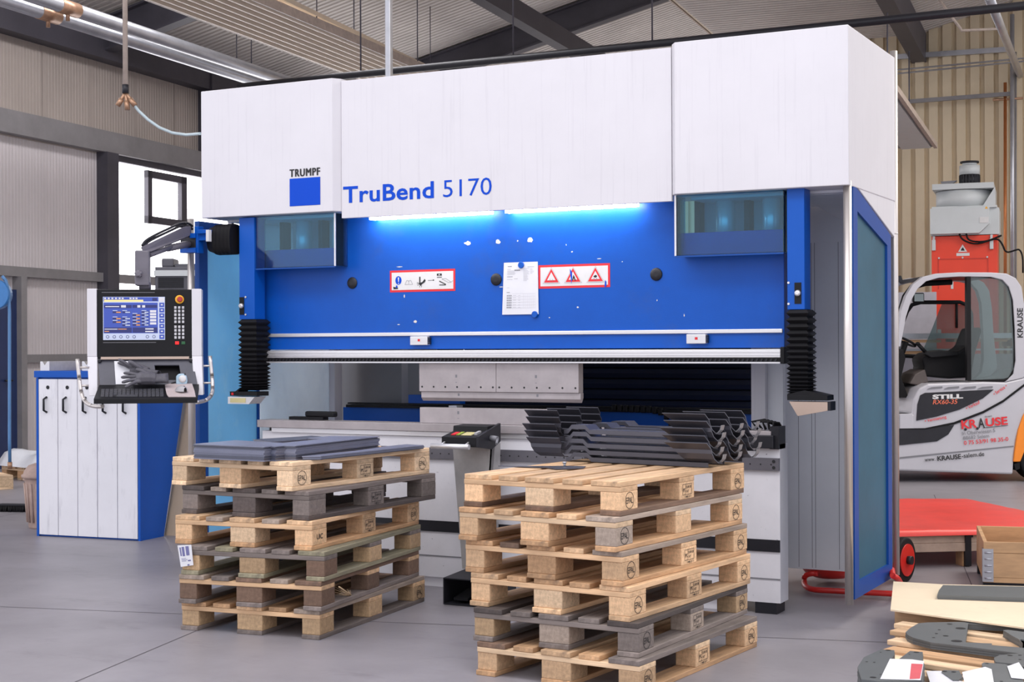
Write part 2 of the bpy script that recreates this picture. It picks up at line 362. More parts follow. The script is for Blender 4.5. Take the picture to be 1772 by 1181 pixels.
struct(wbox(MB(), T0, t0b, 1.26, 1.36, 0.004, .05).build('trim_5', M_rail))                        # low cable tray
struct(wbox(MB(), t0b, t0, 0, z_win + .02, -.02, .17).build('trim_6', M_beam))                     # column beside the window
tp, _ = on_wl(345, 150)
struct(wbox(MB(), tp - .05, tp + .35, z_win + .3, EAVE, 0.004, .25).build('trim_7', M_beam))
struct(wbox(MB(), T0, T1, EAVE - .28, EAVE + .2, -.05, .22).build('trim_8', M_beam))               # eaves beam
ta, _ = on_wl(21, 600); tb, _ = on_wl(31, 600)
struct(wbox(MB(), ta, tb, 0, zr - .06, 0.004, .14).build('trim_9', M_rail))
dm = MB(); wbox(dm, ta - 1.2, ta, 0, zr - .22, .002, .07); dr = struct(dm.build('door_1', mat('navy_door', (0.015, 0.03, 0.10), 0.4)))
dm = MB(); p = wl(ta - .12, 1.05, .10); dm.cyl(p, p + BD * -.13, .012); p2 = wl(ta - .12, 1.05, .06); dm.cyl(p2, p, .01); dm.build('door_handle', M_dgrey, dr)
# window : frame with one opening sash, daylight panes
wm = MB()
for ta in (t0 + 3.05, t0 + 5.6, t0 + 8.0): wbox(wm, ta, ta + .07, z_sill, z_win, -.05, .05)
wbox(wm, t0, tw1, z_sill, z_sill + .07, -.05, .06); wbox(wm, t0, tw1, z_win - .06, z_win + .02, -.05, .06)
win = struct(wm.build('window_1', M_beam))
pm = MB(); wbox(pm, t0, tw1, z_sill + .07, z_win - .06, -.03, -.015); pm.build('pane', M_win, win)
sm = MB(); s0, sz1 = on_wl(250, 284); s1, sz0 = on_wl(318, 395); sz1, sz0 = z_win - .10, sz0
f = .10
wbox(sm, s0, s0 + f, sz0, sz1, -.01, .06); wbox(sm, s1 - f * 1.4, s1, sz0, sz1, -.01, .06); wbox(sm, s0, s1, sz0, sz0 + f, -.01, .06); wbox(sm, s0, s1, sz1 - f, sz1, -.01, .06)
sm.build('sash', M_beam, win)
sm = MB(); wbox(sm, t0, tw1, zr - .06, zr + .06, -.01, .05); sm.build('transom', M_rail, win)

# back wall : trapezoid sheet, ribs upright
YBK = 21.5
def trapez_wall(xa, xb, Y, name):
    mb = MB(); x = xa; pr = []
    while x < xb: pr += [(x, 0), (x + .12, 0), (x + .13, .055), (x + .18, .055)]; x += .19
    lo = [mb._v((a, Y + b, 0)) for a, b in pr]; hi = [mb._v((a, Y + b, 9.2)) for a, b in pr]
    for i in range(len(pr) - 1): mb._f([lo[i], lo[i + 1], hi[i + 1], hi[i]])
    mb.box((xa, Y + .06, 0), (xb, Y + .12, 9.2)); struct(mb.build(name, M_wall_back))
XRET = on_y(1380, 200, YBK).x
trapez_wall(XRET, 9.0, YBK, 'wall_back'); trapez_wall(-15.5, XRET, 30.5, 'wall_rear')
struct(MB().box((XRET - .1, YBK, 0), (XRET, 30.5, 9.2)).build('wall_right', M_wall))
# roof : trapezoid sheet, rising from the left eave, dropping to a low bay, rising again over the right bay
def roof_piece(mb, u0, z0, u1, z1, ta=-8.0, tb=22.4, per=.13):
    n = int((tb - ta) / per)
    for i in range(n):
        t = ta + i * per
        seq = [(t, 0), (t + per * .5, 0), (t + per * .58, .035), (t + per * .92, .035), (t + per, 0)]
        A = [mb._v(WL0 + BD * q + BX * u0 + UZ * (z0 + h)) for q, h in seq]; B = [mb._v(WL0 + BD * q + BX * u1 + UZ * (z1 + h)) for q, h in seq]
        for k in range(4): mb._f([A[k], A[k + 1], B[k + 1], B[k]])
SL = .26; UV_ = (on_y(1590, 65, YBK) - WL0).dot(BX); ZV = on_y(1590, 65, YBK).z + .05
RID = UV_ - 3.2; ZR = EAVE + .25 + RID * SL
mb = MB(); roof_piece(mb, -.4, EAVE + .15, RID, ZR); roof_piece(mb, RID, ZR, RID + .5, ZV); roof_piece(mb, RID + .5, ZV, UV_, ZV, tb=12.0); roof_piece(mb, UV_, ZV, UV_ + 7, ZV + 7 * SL, tb=12.0)
struct(mb.build('ceiling', M_roof))
k = 10
def rafter(t, ua, ub, za, zb, h=.42, wd=.2):
    global k
    m = MB()
    for (dz0, dz1, ww) in ((-.03, 0, wd), (-h, -.03, .03), (-h - .03, -h, wd)):
        a0 = WL0 + BD * (t - ww / 2) + BX * ua + UZ * (za + dz0); a1 = WL0 + BD * (t - ww / 2) + BX * ub + UZ * (zb + dz0)
        m.prism([a0, a1, a1 + UZ * (dz1 - dz0), a0 + UZ * (dz1 - dz0)], BD * ww)
    struct(m.build('trim_%d' % k, M_beam)); k += 1
for t in (-4.5, 1.9, 8.2, 14.5): rafter(t, .0, RID, EAVE + .22, ZR - .03)
struct(MB().box((-.1, 0, -.2), (.1, 12, .2)).build('trim_%d' % k, M_beam)); o = bpy.data.objects['trim_%d' % k]; k += 1
P = WL0 + BD * 0 + BX * UV_; o.location = (P.x, P.y, ZV - .2); o.rotation_euler = (0, 0, math.atan2(-BD.x, BD.y))
# long beam under the roof (runs front to back)
P = at_d(860, 2, 19.0); Q = P + BD * 6.2
m = MB(); m.box((-.09, 0, -.13), (.09, 12, .13)); o = struct(m.build('trim_%d' % k, M_beam)); k += 1
o.location = P - BD * 4; o.rotation_euler = (0, 0, math.atan2(-BD.x, BD.y))

# ================================================================== OVERHEAD SERVICES
def hang(mb, P, r=.008, top=None):
    """drop rod from the roof to P"""
    u = (P - WL0).dot(BX); z = EAVE + .25 + min(u, RID) * SL if top is None else top
    mb.cyl(P, (P.x, P.y, z), r, n=8)
def along(P, L): return P + BD * L
# twin silver pipes below the left eave
for i, (pa, pb) in enumerate((((101, 8), (360, 95)), ((71, 21), (360, 114)))):
    zz = 5.02
    A, B = on_z(*pa, zz + .05 * (1 - i)), on_z(*pb, zz + .05 * (1 - i)); d = (B - A).normalized(); O_ = A - d * 5; L = 14 + (B - A).length
    r = empty('service_pipe', O_, math.atan2(-d.x, d.y))
    tag(r, ['upper of two silver pipes running below the left eave', 'lower silver pipe beside the ribbed left wall, under its twin'][i], 'pipe', 'silver pipes under the eave')
    MB().cyl((0, 0, 0), (0, L, 0), .075, n=24).build('tube', M_zinc, r)
    C = on_z(*((92, 16), (62, 27))[i], zz + .05 * (1 - i)); q = (C - O_).dot(d)
    MB().cyl((0, q - .16, 0), (0, q + .16, 0), .081, n=24).cyl((0, q, 0), (0, q, -.14), .022, n=10).build('joint_clamp', M_brass, r)
    m = MB()
    for q in (2, 9, 15): m.cyl((0, q, .07), (0, q, .75), .008, n=8)
    m.build('hanger_rod', M_beam, r)
# radiant heating panels: ribbed cream underside
def radiant(label, P, L0, L1, wd, n, zdrop):
    o = P + BD * L0; r = empty('radiant_heater', o, math.atan2(-BD.x, BD.y)); tag(r, label, 'heater panel', 'ceiling heater panels')
    m = MB(); L = L1 - L0
    prof = []
    for i in range(n):
        x0 = -wd / 2 + wd * i / n; st = wd / n
        prof += [(x0, 0), (x0 + st * .15, -.03), (x0 + st * .35, -.055), (x0 + st * .55, -.055), (x0 + st * .75, -.03), (x0 + st * .9, 0)]
    prof.append((wd / 2, 0))
    a = [m._v((x, 0, z)) for x, z in prof]; b = [m._v((x, L, z)) for x, z in prof]
    for i in range(len(prof) - 1): m._f([a[i], a[i + 1], b[i + 1], b[i]])
    m.box((-wd / 2, 0, .0), (wd / 2, L, .05)); m.build('panel', M_cream, r)
    for s in (-1, 1): MB().box((s * wd / 2 - .012, 0, -.045), (s * wd / 2 + .012, L, .055)).build('side_rail', M_oldpipe, r)
    m = MB()
    for q in (L * .2, L * .5, L * .8):
        for s in (-1, 1):
            m.cyl((s * wd * .45, q, .05), (s * wd * .45, q, zdrop), .008, n=8)
    m.build('suspension', M_beam, r)
P = (on_z(615, 128, 5.0) + on_z(745, 125, 5.0)) / 2
radiant('long cream ribbed heater panel under the roof left of the white pole', P, -7.5, 1.6, 1.0, 8, 1.2)
P = (on_z(1223, 50, 6.2) + on_z(1329, 50, 6.2)) / 2
radiant('cream ribbed heater panel above the right end of the white machine head', P, -10, 3.0, .86, 6, 1.0)
# brown conduit rails beside the heaters
for (pa, pb, z, lab) in (((515, 18), (735, 122), 5.12, 'brown conduit rail along the left ceiling heater panel'), ((1322, 8), (1375, 50), 6.3, 'dark conduit rail between heater and grey strip light')):
    A, B = on_z(*pa, z), on_z(*pb, z); d = (B - A).normalized()
    O_ = A - d * 4; L = (B - A).length + 6; r = empty('conduit_rail', O_, math.atan2(-d.x, d.y)); tag(r, lab, 'conduit')
    MB().cyl((0, 0, 0), (0, L, 0), .03, n=12).build('tube', M_oldpipe, r)
    MB().box((.06, 0, -.02), (.12, L, .03)).build('tray', M_cream, r)
    m = MB()
    for qd in (3, 6, 8): m.box((-.05, qd - .05, -.04), (.05, qd + .05, .04))
    m.build('clamp', M_oldpipe, r)
    m = MB()
    for qd in (3, 8): m.cyl((0, qd, .03), (0, qd, .9), .006, n=8)
    m.build('hanger_rod', M_beam, r)
# grey strip lights
def striplight(label, P, L0, L1):
    o = P + BD * L0; r = empty('strip_light', o, math.atan2(-BD.x, BD.y)); tag(r, label, 'light fitting', 'unlit strip lights')
    L = L1 - L0
    m = MB(); m.prism([(-.22, 0, 0), (.22, 0, 0), (.12, 0, .12), (-.12, 0, .12)], (0, L, 0)); m.build('housing', M_mgrey, r)
    MB().box((-.17, .05, -.02), (.17, L - .05, 0)).build('diffuser', M_lgrey, r)
    MB().box((.2, 0, -.02), (.24, L, .04)).build('edge_rail', M_oldpipe, r)
    m = MB(); m.cyl((0, L * .3, .12), (0, L * .3, 1.0), .008); m.cyl((0, L * .8, .12), (0, L * .8, 1.0), .008); m.build('suspension', M_beam, r)
striplight('grey strip light beside the dark conduit over the machine corner', on_z(1412, 25, 6.1), -5, 1.2)
striplight('grey strip light ending at the beige ribbed back wall', on_z(1570, 235, 3.8), -3.2, 1.1)
# pipe that runs across behind the machine head
A, B = on_y(552, 136, 12.5), on_y(1500, 38, 12.5); d = (B - A).normalized()
r = empty('cross_pipe', A - d * 1.0); tag(r, 'dark steel pipe running across just above the white machine head', 'pipe')
m = MB(A - d); m.cyl(A - d, B + d * 6, .035, n=14); m.build('tube', M_dgrey, r)
m = MB(A - d)
for q in (1.5, 3.2, 4.6, 9.0): m.cyl(A - d + d * q, A - d + d * q + UZ * 2.2, .008, n=8)
m.build('hanger_rod', M_beam, r)
# upright poles
def pole(label, px, Y, rpx, mtl, z0=None, z1=6.6, name='support_pole'):
    P = on_y(px, 60, Y); D = -P.x * sY + P.y * cY; rr = rpx * D / FPX
    m = MB((P.x, P.y, 0)); m.box((P.x - rr, P.y - rr, z0), (P.x + rr, P.y + rr, z1), bev=rr * .2); o = m.build(name, mtl); tag(o, label, 'pole'); return o
pole('white square pole rising from behind the machine head', 673, 9.75, 5.0, M_zinc, 0)
for i, px in enumerate((1428, 1458, 1481)):
    o = pole(['leftmost slotted hanger strut above the right machine corner', 'middle slotted hanger strut above the right machine corner', 'rightmost slotted hanger strut, just right of the white corner'][i], px, 15.0, 2.8, M_zinc, 5.0, 7.6, 'hanger_strut'); o['group'] = 'slotted hanger struts'
# compressed-air drop with splitter and hose
P0 = at_d(214, 0, 9.6); P1 = at_d(217, 152, 9.6)
r = empty('air_drop', P1); tag(r, 'thin vertical air pipe with a three-way brass splitter at left', 'air pipe')
m = MB(P1); m.cyl((P1.x, P1.y, 6.45), P1, .016, n=12); m.build('pipe', M_oldpipe, r)
m = MB(P1); m.cyl(P1 + UZ * .02, P1 - UZ * .035, .021, n=8); m.build('coupling', M_dgrey, r)
R = Vector((cY, sY, 0)); m = MB(P1); c0 = P1 - UZ * .03
for q in (Vector((-.045, 0, -.075)), Vector((.012, 0, -.10)), Vector((.055, 0, -.075))):
    e = c0 + R * q.x + UZ * q.z; m.cyl(c0, e, .011, n=10); m.cyl(c0 + (e - c0) * .55, e + (e - c0).normalized() * .012, .017, n=12)
m.build('splitter', M_brass, r)
pts = [at_d(x, y, 9.6 + i * .022) for i, (x, y) in enumerate(((229, 178), (240, 192), (256, 207), (276, 221), (298, 230), (322, 233.5)))]
pts += [on_x(346.5, 231.5, on_y(348, 260, 7.55).x - .012)]
m = MB(pts[0]); m.tube(sum([arc(pts[i], (pts[i] + pts[i + 1]) / 2, pts[i + 1], 3)[:-1] for i in range(len(pts) - 1)], []) + [pts[-1]], .0095)
o = m.build('air_hose', M_hose); tag(o, 'pale blue hose sagging from the brass splitter to the machine head', 'hose')
# rails, conduits and copper pipe on the back wall
def wrail(label, name, pa, pb, hh, mtl, Y=21.3, cat='rail', group=None, r=None):
    A, B = on_y(*pa, Y), on_y(*pb, Y); m = MB(A)
    if r: m.cyl(A, B, r, n=10)
    else: m.prism([A - UZ * hh / 2, B - UZ * hh / 2, B + UZ * hh / 2, A + UZ * hh / 2], (0, .05, 0))
    o = m.build(name, mtl); tag(o, label, cat, group); return o
wrail('perforated steel cable tray across the beige back wall', 'cable_tray', (1553, 98), (1745, 85), .07, M_zinc, 21.44, 'tray')
wrail('upper of two thin cables across the back wall', 'wall_cable', (1553, 121), (1772, 101), 0, M_rail, 20.9, 'cable', 'thin wall cables', .012)
wrail('lower of two thin cables across the back wall', 'wall_cable', (1553, 127.5), (1772, 106), 0, M_rail, 20.9, 'cable', 'thin wall cables', .012)
wrail('dark strut rail across the back wall above the filter unit', 'strut_rail', (1553, 177), (1748, 162), .055, M_rail, 21.25)
wrail('copper pipe running down the back wall at right', 'copper_pipe', (1739.5, 143), (1739.5, 640), 0, M_copper, 21.3, 'pipe', None, .022)
wrail('galvanised upright conduit beside the copper pipe', 'conduit', (1751.5, 25), (1752.5, 640), 0, M_zinc, 21.15, 'conduit', None, .03)
wrail('thin grey conduit right of the galvanised upright', 'conduit', (1757.5, 90), (1757.5, 640), 0, M_rail, 21.3, 'conduit', None, .015)
wrail('old valve pipe near the copper pipe', 'valve_pipe', (1718, 173), (1770, 170), 0, M_brass, 21.3, 'pipe', None, .018)
A, B = at_d(1710, -8, 14.0), at_d(1765, 130, 20.5)
m = MB(A); m.cyl(A, B, .045, n=12); o = m.build('roof_strut', M_zinc); tag(o, 'slanting zinc strut at the top right corner', 'strut')
A, B, C = at_d(1623, -5, 17.5), at_d(1663, 53, 17.5), at_d(1725, 50, 17.5)
m = MB(A); m.tube([A, A + (B - A) * .5, B - UZ * -.02, B, C], .016); o = m.build('bent_conduit', M_oldpipe); tag(o, 'thin bent conduit under the roof at upper right', 'conduit')

# ================================================================== PRESS BRAKE
YB, YR, YH = 7.73, 7.75, 7.55                    # planes of bed front, ram front, head front
MO = Vector((-4.05, 8.0, 0)); brake = empty('press_brake', MO)
tag(brake, 'large white and blue press brake filling the middle of the hall', 'press brake')
def X(px, py, Y=YB): return on_y(px, py, Y).x
def Z(px, py, Y=YB): return on_y(px, py, Y).z
def P_(name, m, mtl, parent=None, bevel=0): return m.build(name, mtl, parent or brake, bevel)
xl0, xl1, xr0, xr1 = X(348, 260, YH), X(583, 260, YH), X(1157, 210, YH), X(1468, 180, YH)
# head: left block, middle panel, right block
m = MB(MO); m.prism([(xl0, YH, 2.255), (xl1 - .035, YH, 2.255), (xl1, YH + .05, 2.255), (xl1, 8.55, 2.255), (xl0, 8.55, 2.255)], (0, 0, 3.06 - 2.255)); P_('head_cover', m, M_white, bevel=.004)
m = MB(MO); m.box((xl1 + .002, YH + .045, 2.213), (xr0 - .002, YH + .075, 3.045)); m.box((xl1 + .002, YH + .075, 2.30), (xr0 - .002, 8.5, 3.04)); hm = P_('head_panel', m, M_white, bevel=.002)
m = MB(MO); m.prism([(xr0 + .035, YH, 2.245), (xr1, YH, 2.245), (xr1, 8.56, 2.245), (xr0, 8.56, 2.245), (xr0, YH + .05, 2.245)], (0, 0, 3.06 - 2.245))
m.prism([(xr1 - .004, 8.56, 3.05), (xr1 - .004, 7.74, 2.25), (xr1 - .004, 8.56, 2.04)], (-.02, 0, 0)); hr = P_('head_cover', m, M_white, bevel=.004)
m = MB(MO); m.box((xl0 + .05, 7.75, 2.24), (xl1 - .05, 8.5, 2.2545)); m.box((xr0 + .05, 7.75, 2.23), (xr1 - .05, 8.5, 2.2445)); P_('head_underside', m, M_grey_panel)
m = MB(MO); m.prism([(xr1 - .33, 7.8, 2.228), (xr1 - .02, 7.8, 2.228), (xr1 - .02, 8.58, 2.16), (xr1 - .33, 8.58, 2.16)], (0, 0, .012)); P_('underside_flap', m, M_grey_panel)
# logo block and type lettering
m = MB(MO); a, b = on_y(501, 308, YH), on_y(554, 356, YH); a = Vector((X(501.5, 332, YH), YH - .002, Z(527, 356, YH))); b = Vector((X(554.5, 332, YH), YH - .002, Z(527, 308, YH)))
flat(m, [(a.x, a.y, a.z), (b.x, a.y, a.z), (b.x, a.y, b.z), (a.x, a.y, b.z)]); P_('logo_square', m, M_logo)
m = MB(MO)
for i in range(4): text_bm(m, 'TRUMPF', (a.x + i * .0018, YH - .002 - i * .0001, b.z + .010 + (i % 2) * .0012), (1, 0, 0), (0, 0, 1), width=b.x - a.x - .0054, height=.0458, space=1.16)
P_('maker_lettering', m, M_ink)
YM_ = YH + .045
m = MB(MO); z0, z1 = Z(600, 352, YM_), Z(600, 324.5, YM_)
text_bm(m, 'TruBend', (X(594, 338, YM_), YM_ - .001, z0), (1, 0, 0), (0, 0, 1), width=X(751, 331, YM_) - X(594, 338, YM_), height=z1 - z0 + .005, bold=.02, space=1.04)
P_('type_lettering', m, M_logo); m = MB(MO); text_bm(m, '5170', (X(767, 328, YM_), YM_ - .001, z0 + .002), (1, 0, 0), (0, 0, 1), width=X(851, 325, YM_) - X(767, 328, YM_), height=z1 - z0 + .004, bold=-.004); P_('type_lettering', m, M_logo)
# work lights under the head panel
for a, b in ((640, 852), (874, 1105)):
    xa, xb = X(a, 368, YM_ + .1), X(b, 355, YM_ + .1)
    m = MB(MO); m.box((xa, YM_ + .075, 2.232), (xb, YM_ + .135, 2.275), bev=.004); wl_ = P_('work_light', m, M_dgrey)
    m = MB(MO); m.box((xa + .01, YM_ + .08, 2.204), (xb - .01, YM_ + .13, 2.2315)); m.build('diffuser', M_led, wl_)
# ram
rl, rr = X(447, 520, YR), X(1357, 500, YR)
bl, br = X(585, 420, YR), X(1168, 400, YR)
zrt, zlow = 2.05, Z(900, 604, YR)
m = MB(MO); m.prism([(rl, YR, zlow), (rr, YR, zlow), (rr, YR, zrt), (br, YR, zrt), (br, YR, 2.29), (bl, YR, 2.29), (bl, YR, zrt), (rl, YR, zrt)], (0, .10, 0)); ram = P_('ram', m, M_blue, bevel=.003)
m = MB(MO); zz = Z(900, 577, YR); m.box((rl + .01, YR - .012, zz - .011), (rr - .008, YR, zz + .011), bev=.003); m.build('guide_rail', M_alu, ram)
for (a, b, y) in ((710, 743, 590), (1188, 1225, 587)):
    xa, xb, zc = X(a, y, YR - .03), X(b, y, YR - .03), Z((a + b) / 2, y, YR - .03)
    m = MB(MO); m.box((xa, YR - .034, zc - .026), (xb - .012, YR - .0005, zc + .026), bev=.003); lb = m.build('rail_slider', M_alu, ram)
    m = MB(MO); xc = (xa + xb) / 2 - .004; flat(m, [(xc - .008, YR - .0348, zc - .004), (xc + .008, YR - .0348, zc - .004), (xc + .008, YR - .0348, zc + .010), (xc - .008, YR - .0348, zc + .010)]); m.build('red_mark', M_red_print, lb)
    m = MB(MO)
    for i in range(4): m.box((xb - .012, YR - .030, zc - .02 + i * .011), (xb - .002, YR - .004, zc - .013 + i * .011))
    m.build('connector', M_dgrey, lb)
m = MB(MO)                                         # paint chips with shapes of their own
rc = random.Random(3)
for (px, py, w_, h_) in ((810, 421, 15, 8), (862, 419, 11, 9), (918, 416, 12, 9), (896, 417, 3, 3), (719, 557, 9, 5), (690, 562, 6, 2), (1037, 448, 10, 2), (990, 436, 4, 3), (1006, 480, 3, 4), (980, 424, 2, 3), (700, 513, 3, 7), (1184, 546, 2, 6), (803, 606, 2, 3), (868, 497, 9, 2), (951, 550, 3, 2), (1077, 453, 3, 2), (1137, 520, 2, 3), (1000, 532, 5, 3), (930, 520, 3, 2), (692, 462, 14, 2)):
    c = on_y(px, py, YR); rx, rz = w_ / 2 * .0033, h_ / 2 * .0033; n = 11
    flat(m, [(c.x + math.cos(2 * PI * i / n) * rx * rc.uniform(.55, 1.15), YR - .0012, c.z + math.sin(2 * PI * i / n) * rz * rc.uniform(.55, 1.15)) for i in range(n)])
m.build('paint_chips', M_chip, ram)
for (px, py) in ((610, 490), (859, 484), (1136, 475)):
    c = on_y(px, py, YR); m = MB(MO); m.lathe(c, [(.034, 0), (.036, -.004), (.033, -.009), (.012, -.012)], axis='y'); m.build('round_plug', M_dgrey, ram)
# warning labels on the ram
def label_plate(px0, px1, py0, py1):
    c0, c1 = on_y(px0, py1[0], YR), on_y(px1, py1[1], YR); x0, x1 = c0.x, c1.x; z0 = (c0.z + c1.z) / 2; z1 = (Z(px0, py0[0], YR) + Z(px1, py0[1], YR)) / 2
    m = MB(MO); m.mi = 0; flat(m, [(x0, YR - .001, z0), (x1, YR - .001, z0), (x1, YR - .001, z1), (x0, YR - .001, z1)])
    e = .013; m.mi = 1; flat(m, [(x0 + e, YR - .0016, z0 + e), (x1 - e, YR - .0016, z0 + e), (x1 - e, YR - .0016, z1 - e), (x0 + e, YR - .0016, z1 - e)])
    return m, x0, x1, z0, z1
Yl = YR - .0024
def L2(m, mi, pts, dy=0):
    m.mi = mi; flat(m, [(x, Yl - dy, z) for x, z in pts])
def lin(m, mi, a, b, wd, dy=0):
    a, b = Vector((a[0], 0, a[1])), Vector((b[0], 0, b[1])); d = (b - a).normalized(); q = Vector((d.z, 0, -d.x)) * wd / 2
    m.mi = mi; flat(m, [(p.x, Yl - dy, p.z) for p in (a - q, b - q, b + q, a + q)])
m, x0, x1, z0, z1 = label_plate(675, 788, (469, 465), (507, 503)); W = x1 - x0; H = z1 - z0
U = lambda u, v: (x0 + u * W, z0 + v * H)
def disc(m, mi, c, rx, rz, dy=0, n=24): m.mi = mi; flat(m, [(c[0] + math.cos(2 * PI * i / n) * rx, Yl - dy, c[1] + math.sin(2 * PI * i / n) * rz) for i in range(n)])
disc(m, 2, U(.135, .54), .022, .026)
L2(m, 1, [U(.125, .68), U(.147, .68), U(.141, .47), U(.131, .47)], .0005); disc(m, 1, U(.136, .40), .0035, .0035, .0005)
L2(m, 3, [U(.05, .25), U(.125, .22), U(.13, .15), U(.06, .14)]); L2(m, 2, [U(.10, .32), U(.12, .30), U(.12, .2), U(.09, .2)], .0004)
for a, b in (((.235, .34), (.265, .53)), ((.265, .53), (.295, .50)), ((.295, .50), (.325, .53)), ((.325, .53), (.355, .34)), ((.355, .34), (.235, .34)), ((.295, .5), (.295, .36))): lin(m, 4, U(*a), U(*b), .0022)
L2(m, 3, [U(.455, .68), U(.475, .68), U(.475, .44), U(.465, .37), U(.455, .44)])
L2(m, 3, [U(.44, .40), U(.50, .43), U(.54, .58), U(.555, .50), U(.54, .42), U(.50, .34), U(.48, .26), U(.455, .33)])
for a, b in (((.42, .42), (.44, .40)), ((.42, .35), (.44, .36)), ((.43, .28), (.45, .33)), ((.46, .2), (.47, .28)), ((.49, .2), (.495, .28))): lin(m, 3, U(*a), U(*b), .003)
lin(m, 3, U(.59, .50), U(.68, .51), .0025); L2(m, 3, [U(.665, .55), U(.69, .51), U(.665, .47)])
L2(m, 3, [U(.725, .80), U(.80, .80), U(.80, .70), U(.725, .70)]); L2(m, 1, [U(.745, .73), U(.78, .73), U(.762, .78)], .0005); lin(m, 3, U(.725, .63), U(.80, .63), .004)
lin(m, 3, U(.76, .46), U(.86, .30), .006); lin(m, 3, U(.76, .28), U(.86, .28), .005)
for a, b in (((.80, .55), (.86, .57)), ((.86, .57), (.94, .40)), ((.94, .40), (.97, .47)), ((.80, .55), (.90, .38)), ((.90, .38), (.94, .40))): lin(m, 4, U(*a), U(*b), .0022)
plab(m.build('warning_label', [M_red_print, M_label_white, M_logo, M_ink, M_mgrey], ram), 'red-framed label with hand pictograms and an arrow')
m, x0, x1, z0, z1 = label_plate(932, 1056, (459, 456), (500, 497)); W = x1 - x0; H = z1 - z0
for i, cu in enumerate((.185, .49, .80)):
    T = lambda s, dz=0: [(x0 + cu * W - s * .5, z0 + .2 * H + (.115 - s) * .33 + dz), (x0 + cu * W + s * .5, z0 + .2 * H + (.115 - s) * .33 + dz), (x0 + cu * W, z0 + .2 * H + (.115 - s) * .33 + s * .84 + dz)]
    L2(m, 4, T(.110)); L2(m, 1, T(.106), .0004); L2(m, 0, T(.094), .0008); L2(m, 1, T(.055), .0012)
    b = U(cu, .30)
    if i == 1:
        L2(m, 3, [(b[0] + .004, b[1] + .035), (b[0] + .012, b[1] + .02), (b[0] + .018, b[1]), (b[0] + .012, b[1]), (b[0] + .006, b[1] + .014), (b[0] - .002, b[1]), (b[0] - .006, b[1] + .003)], .0016)
        L2(m, 2, [(b[0] - .02, b[1] + .07), (b[0] - .006, b[1] + .05), (b[0] - .004, b[1] + .02), (b[0] - .01, b[1] - .02), (b[0] - .014, b[1] + .02)], .002)
    elif i == 2: L2(m, 3, [(b[0] - .012, b[1] + .024), (b[0] + .004, b[1] + .030), (b[0] + .012, b[1] + .022), (b[0] + .004, b[1] + .014), (b[0] - .008, b[1] + .016)], .0016); lin(m, 4, (b[0] - .008, b[1]), (b[0] - .008, b[1] + .012), .003, .0016); lin(m, 4, (b[0] + .008, b[1]), (b[0] + .008, b[1] + .012), .003, .0016)
    else: lin(m, 4, (b[0] - .008, b[1]), (b[0] - .008, b[1] + .014), .002, .0016); lin(m, 4, (b[0] + .008, b[1]), (b[0] + .008, b[1] + .014), .002, .0016)
b = U(.925, .08); L2(m, 2, [(b[0], b[1] - .01), (b[0] + .012, b[1] - .006), (b[0] + .012, b[1] + .02), (b[0] + .004, b[1] + .03)], .002)
plab(m.build('warning_label', [M_red_print, M_label_white, M_logo, M_ink, M_mgrey], ram), 'red-framed label with three warning triangles')
# tool clamp along the ram's lower edge
zc0, zc1 = Z(900, 627.5, YR), Z(900, 606, YR)
m = MB(MO); xa, xb = X(452, 615, YR - .03), X(1351, 612, YR - .03)
m.box((xa, YR - .036, zc0 + .026), (xb, YR + .06, zc1), bev=.004)
for q in (.3, .62): m.box((xa, YR - .040, zc0 + .026 + (zc1 - zc0 - .026) * q), (xb, YR - .035, zc0 + .030 + (zc1 - zc0 - .026) * q))
m.box((xa, YR - .042, zc0 - .004), (xb, YR + .05, zc0 + .004)); clamp = P_('tool_clamp', m, M_alu)
m = MB(MO); m.box((xa + .004, YR - .030, zc0 + .003), (xb - .004, YR + .05, zc0 + .027)); m.build('clamp_recess', M_rubber, clamp)
m = MB(MO); n = 130
for i in range(n):
    q = xa + .01 + (xb - xa - .02) * i / n; m.prism([(q, YR - .034, zc0 + .006), (q + .011, YR - .034, zc0 + .006), (q + .018, YR - .034, zc0 + .022), (q + .007, YR - .034, zc0 + .022)], (0, .004, 0))
m.build('clamp_teeth', M_dgrey, clamp)
m = MB(MO); m.box((xb, YR - .04, zc0 - .006), (xb + .024, YR + .06, zc1 + .012), bev=.004); m.build('end_cap', M_black, clamp)
m = MB(MO); m.box((xa - .012, YR - .03, zc0 + .01), (xa, YR + .05, zc1 + .004)); m.build('end_cap', M_black, clamp)
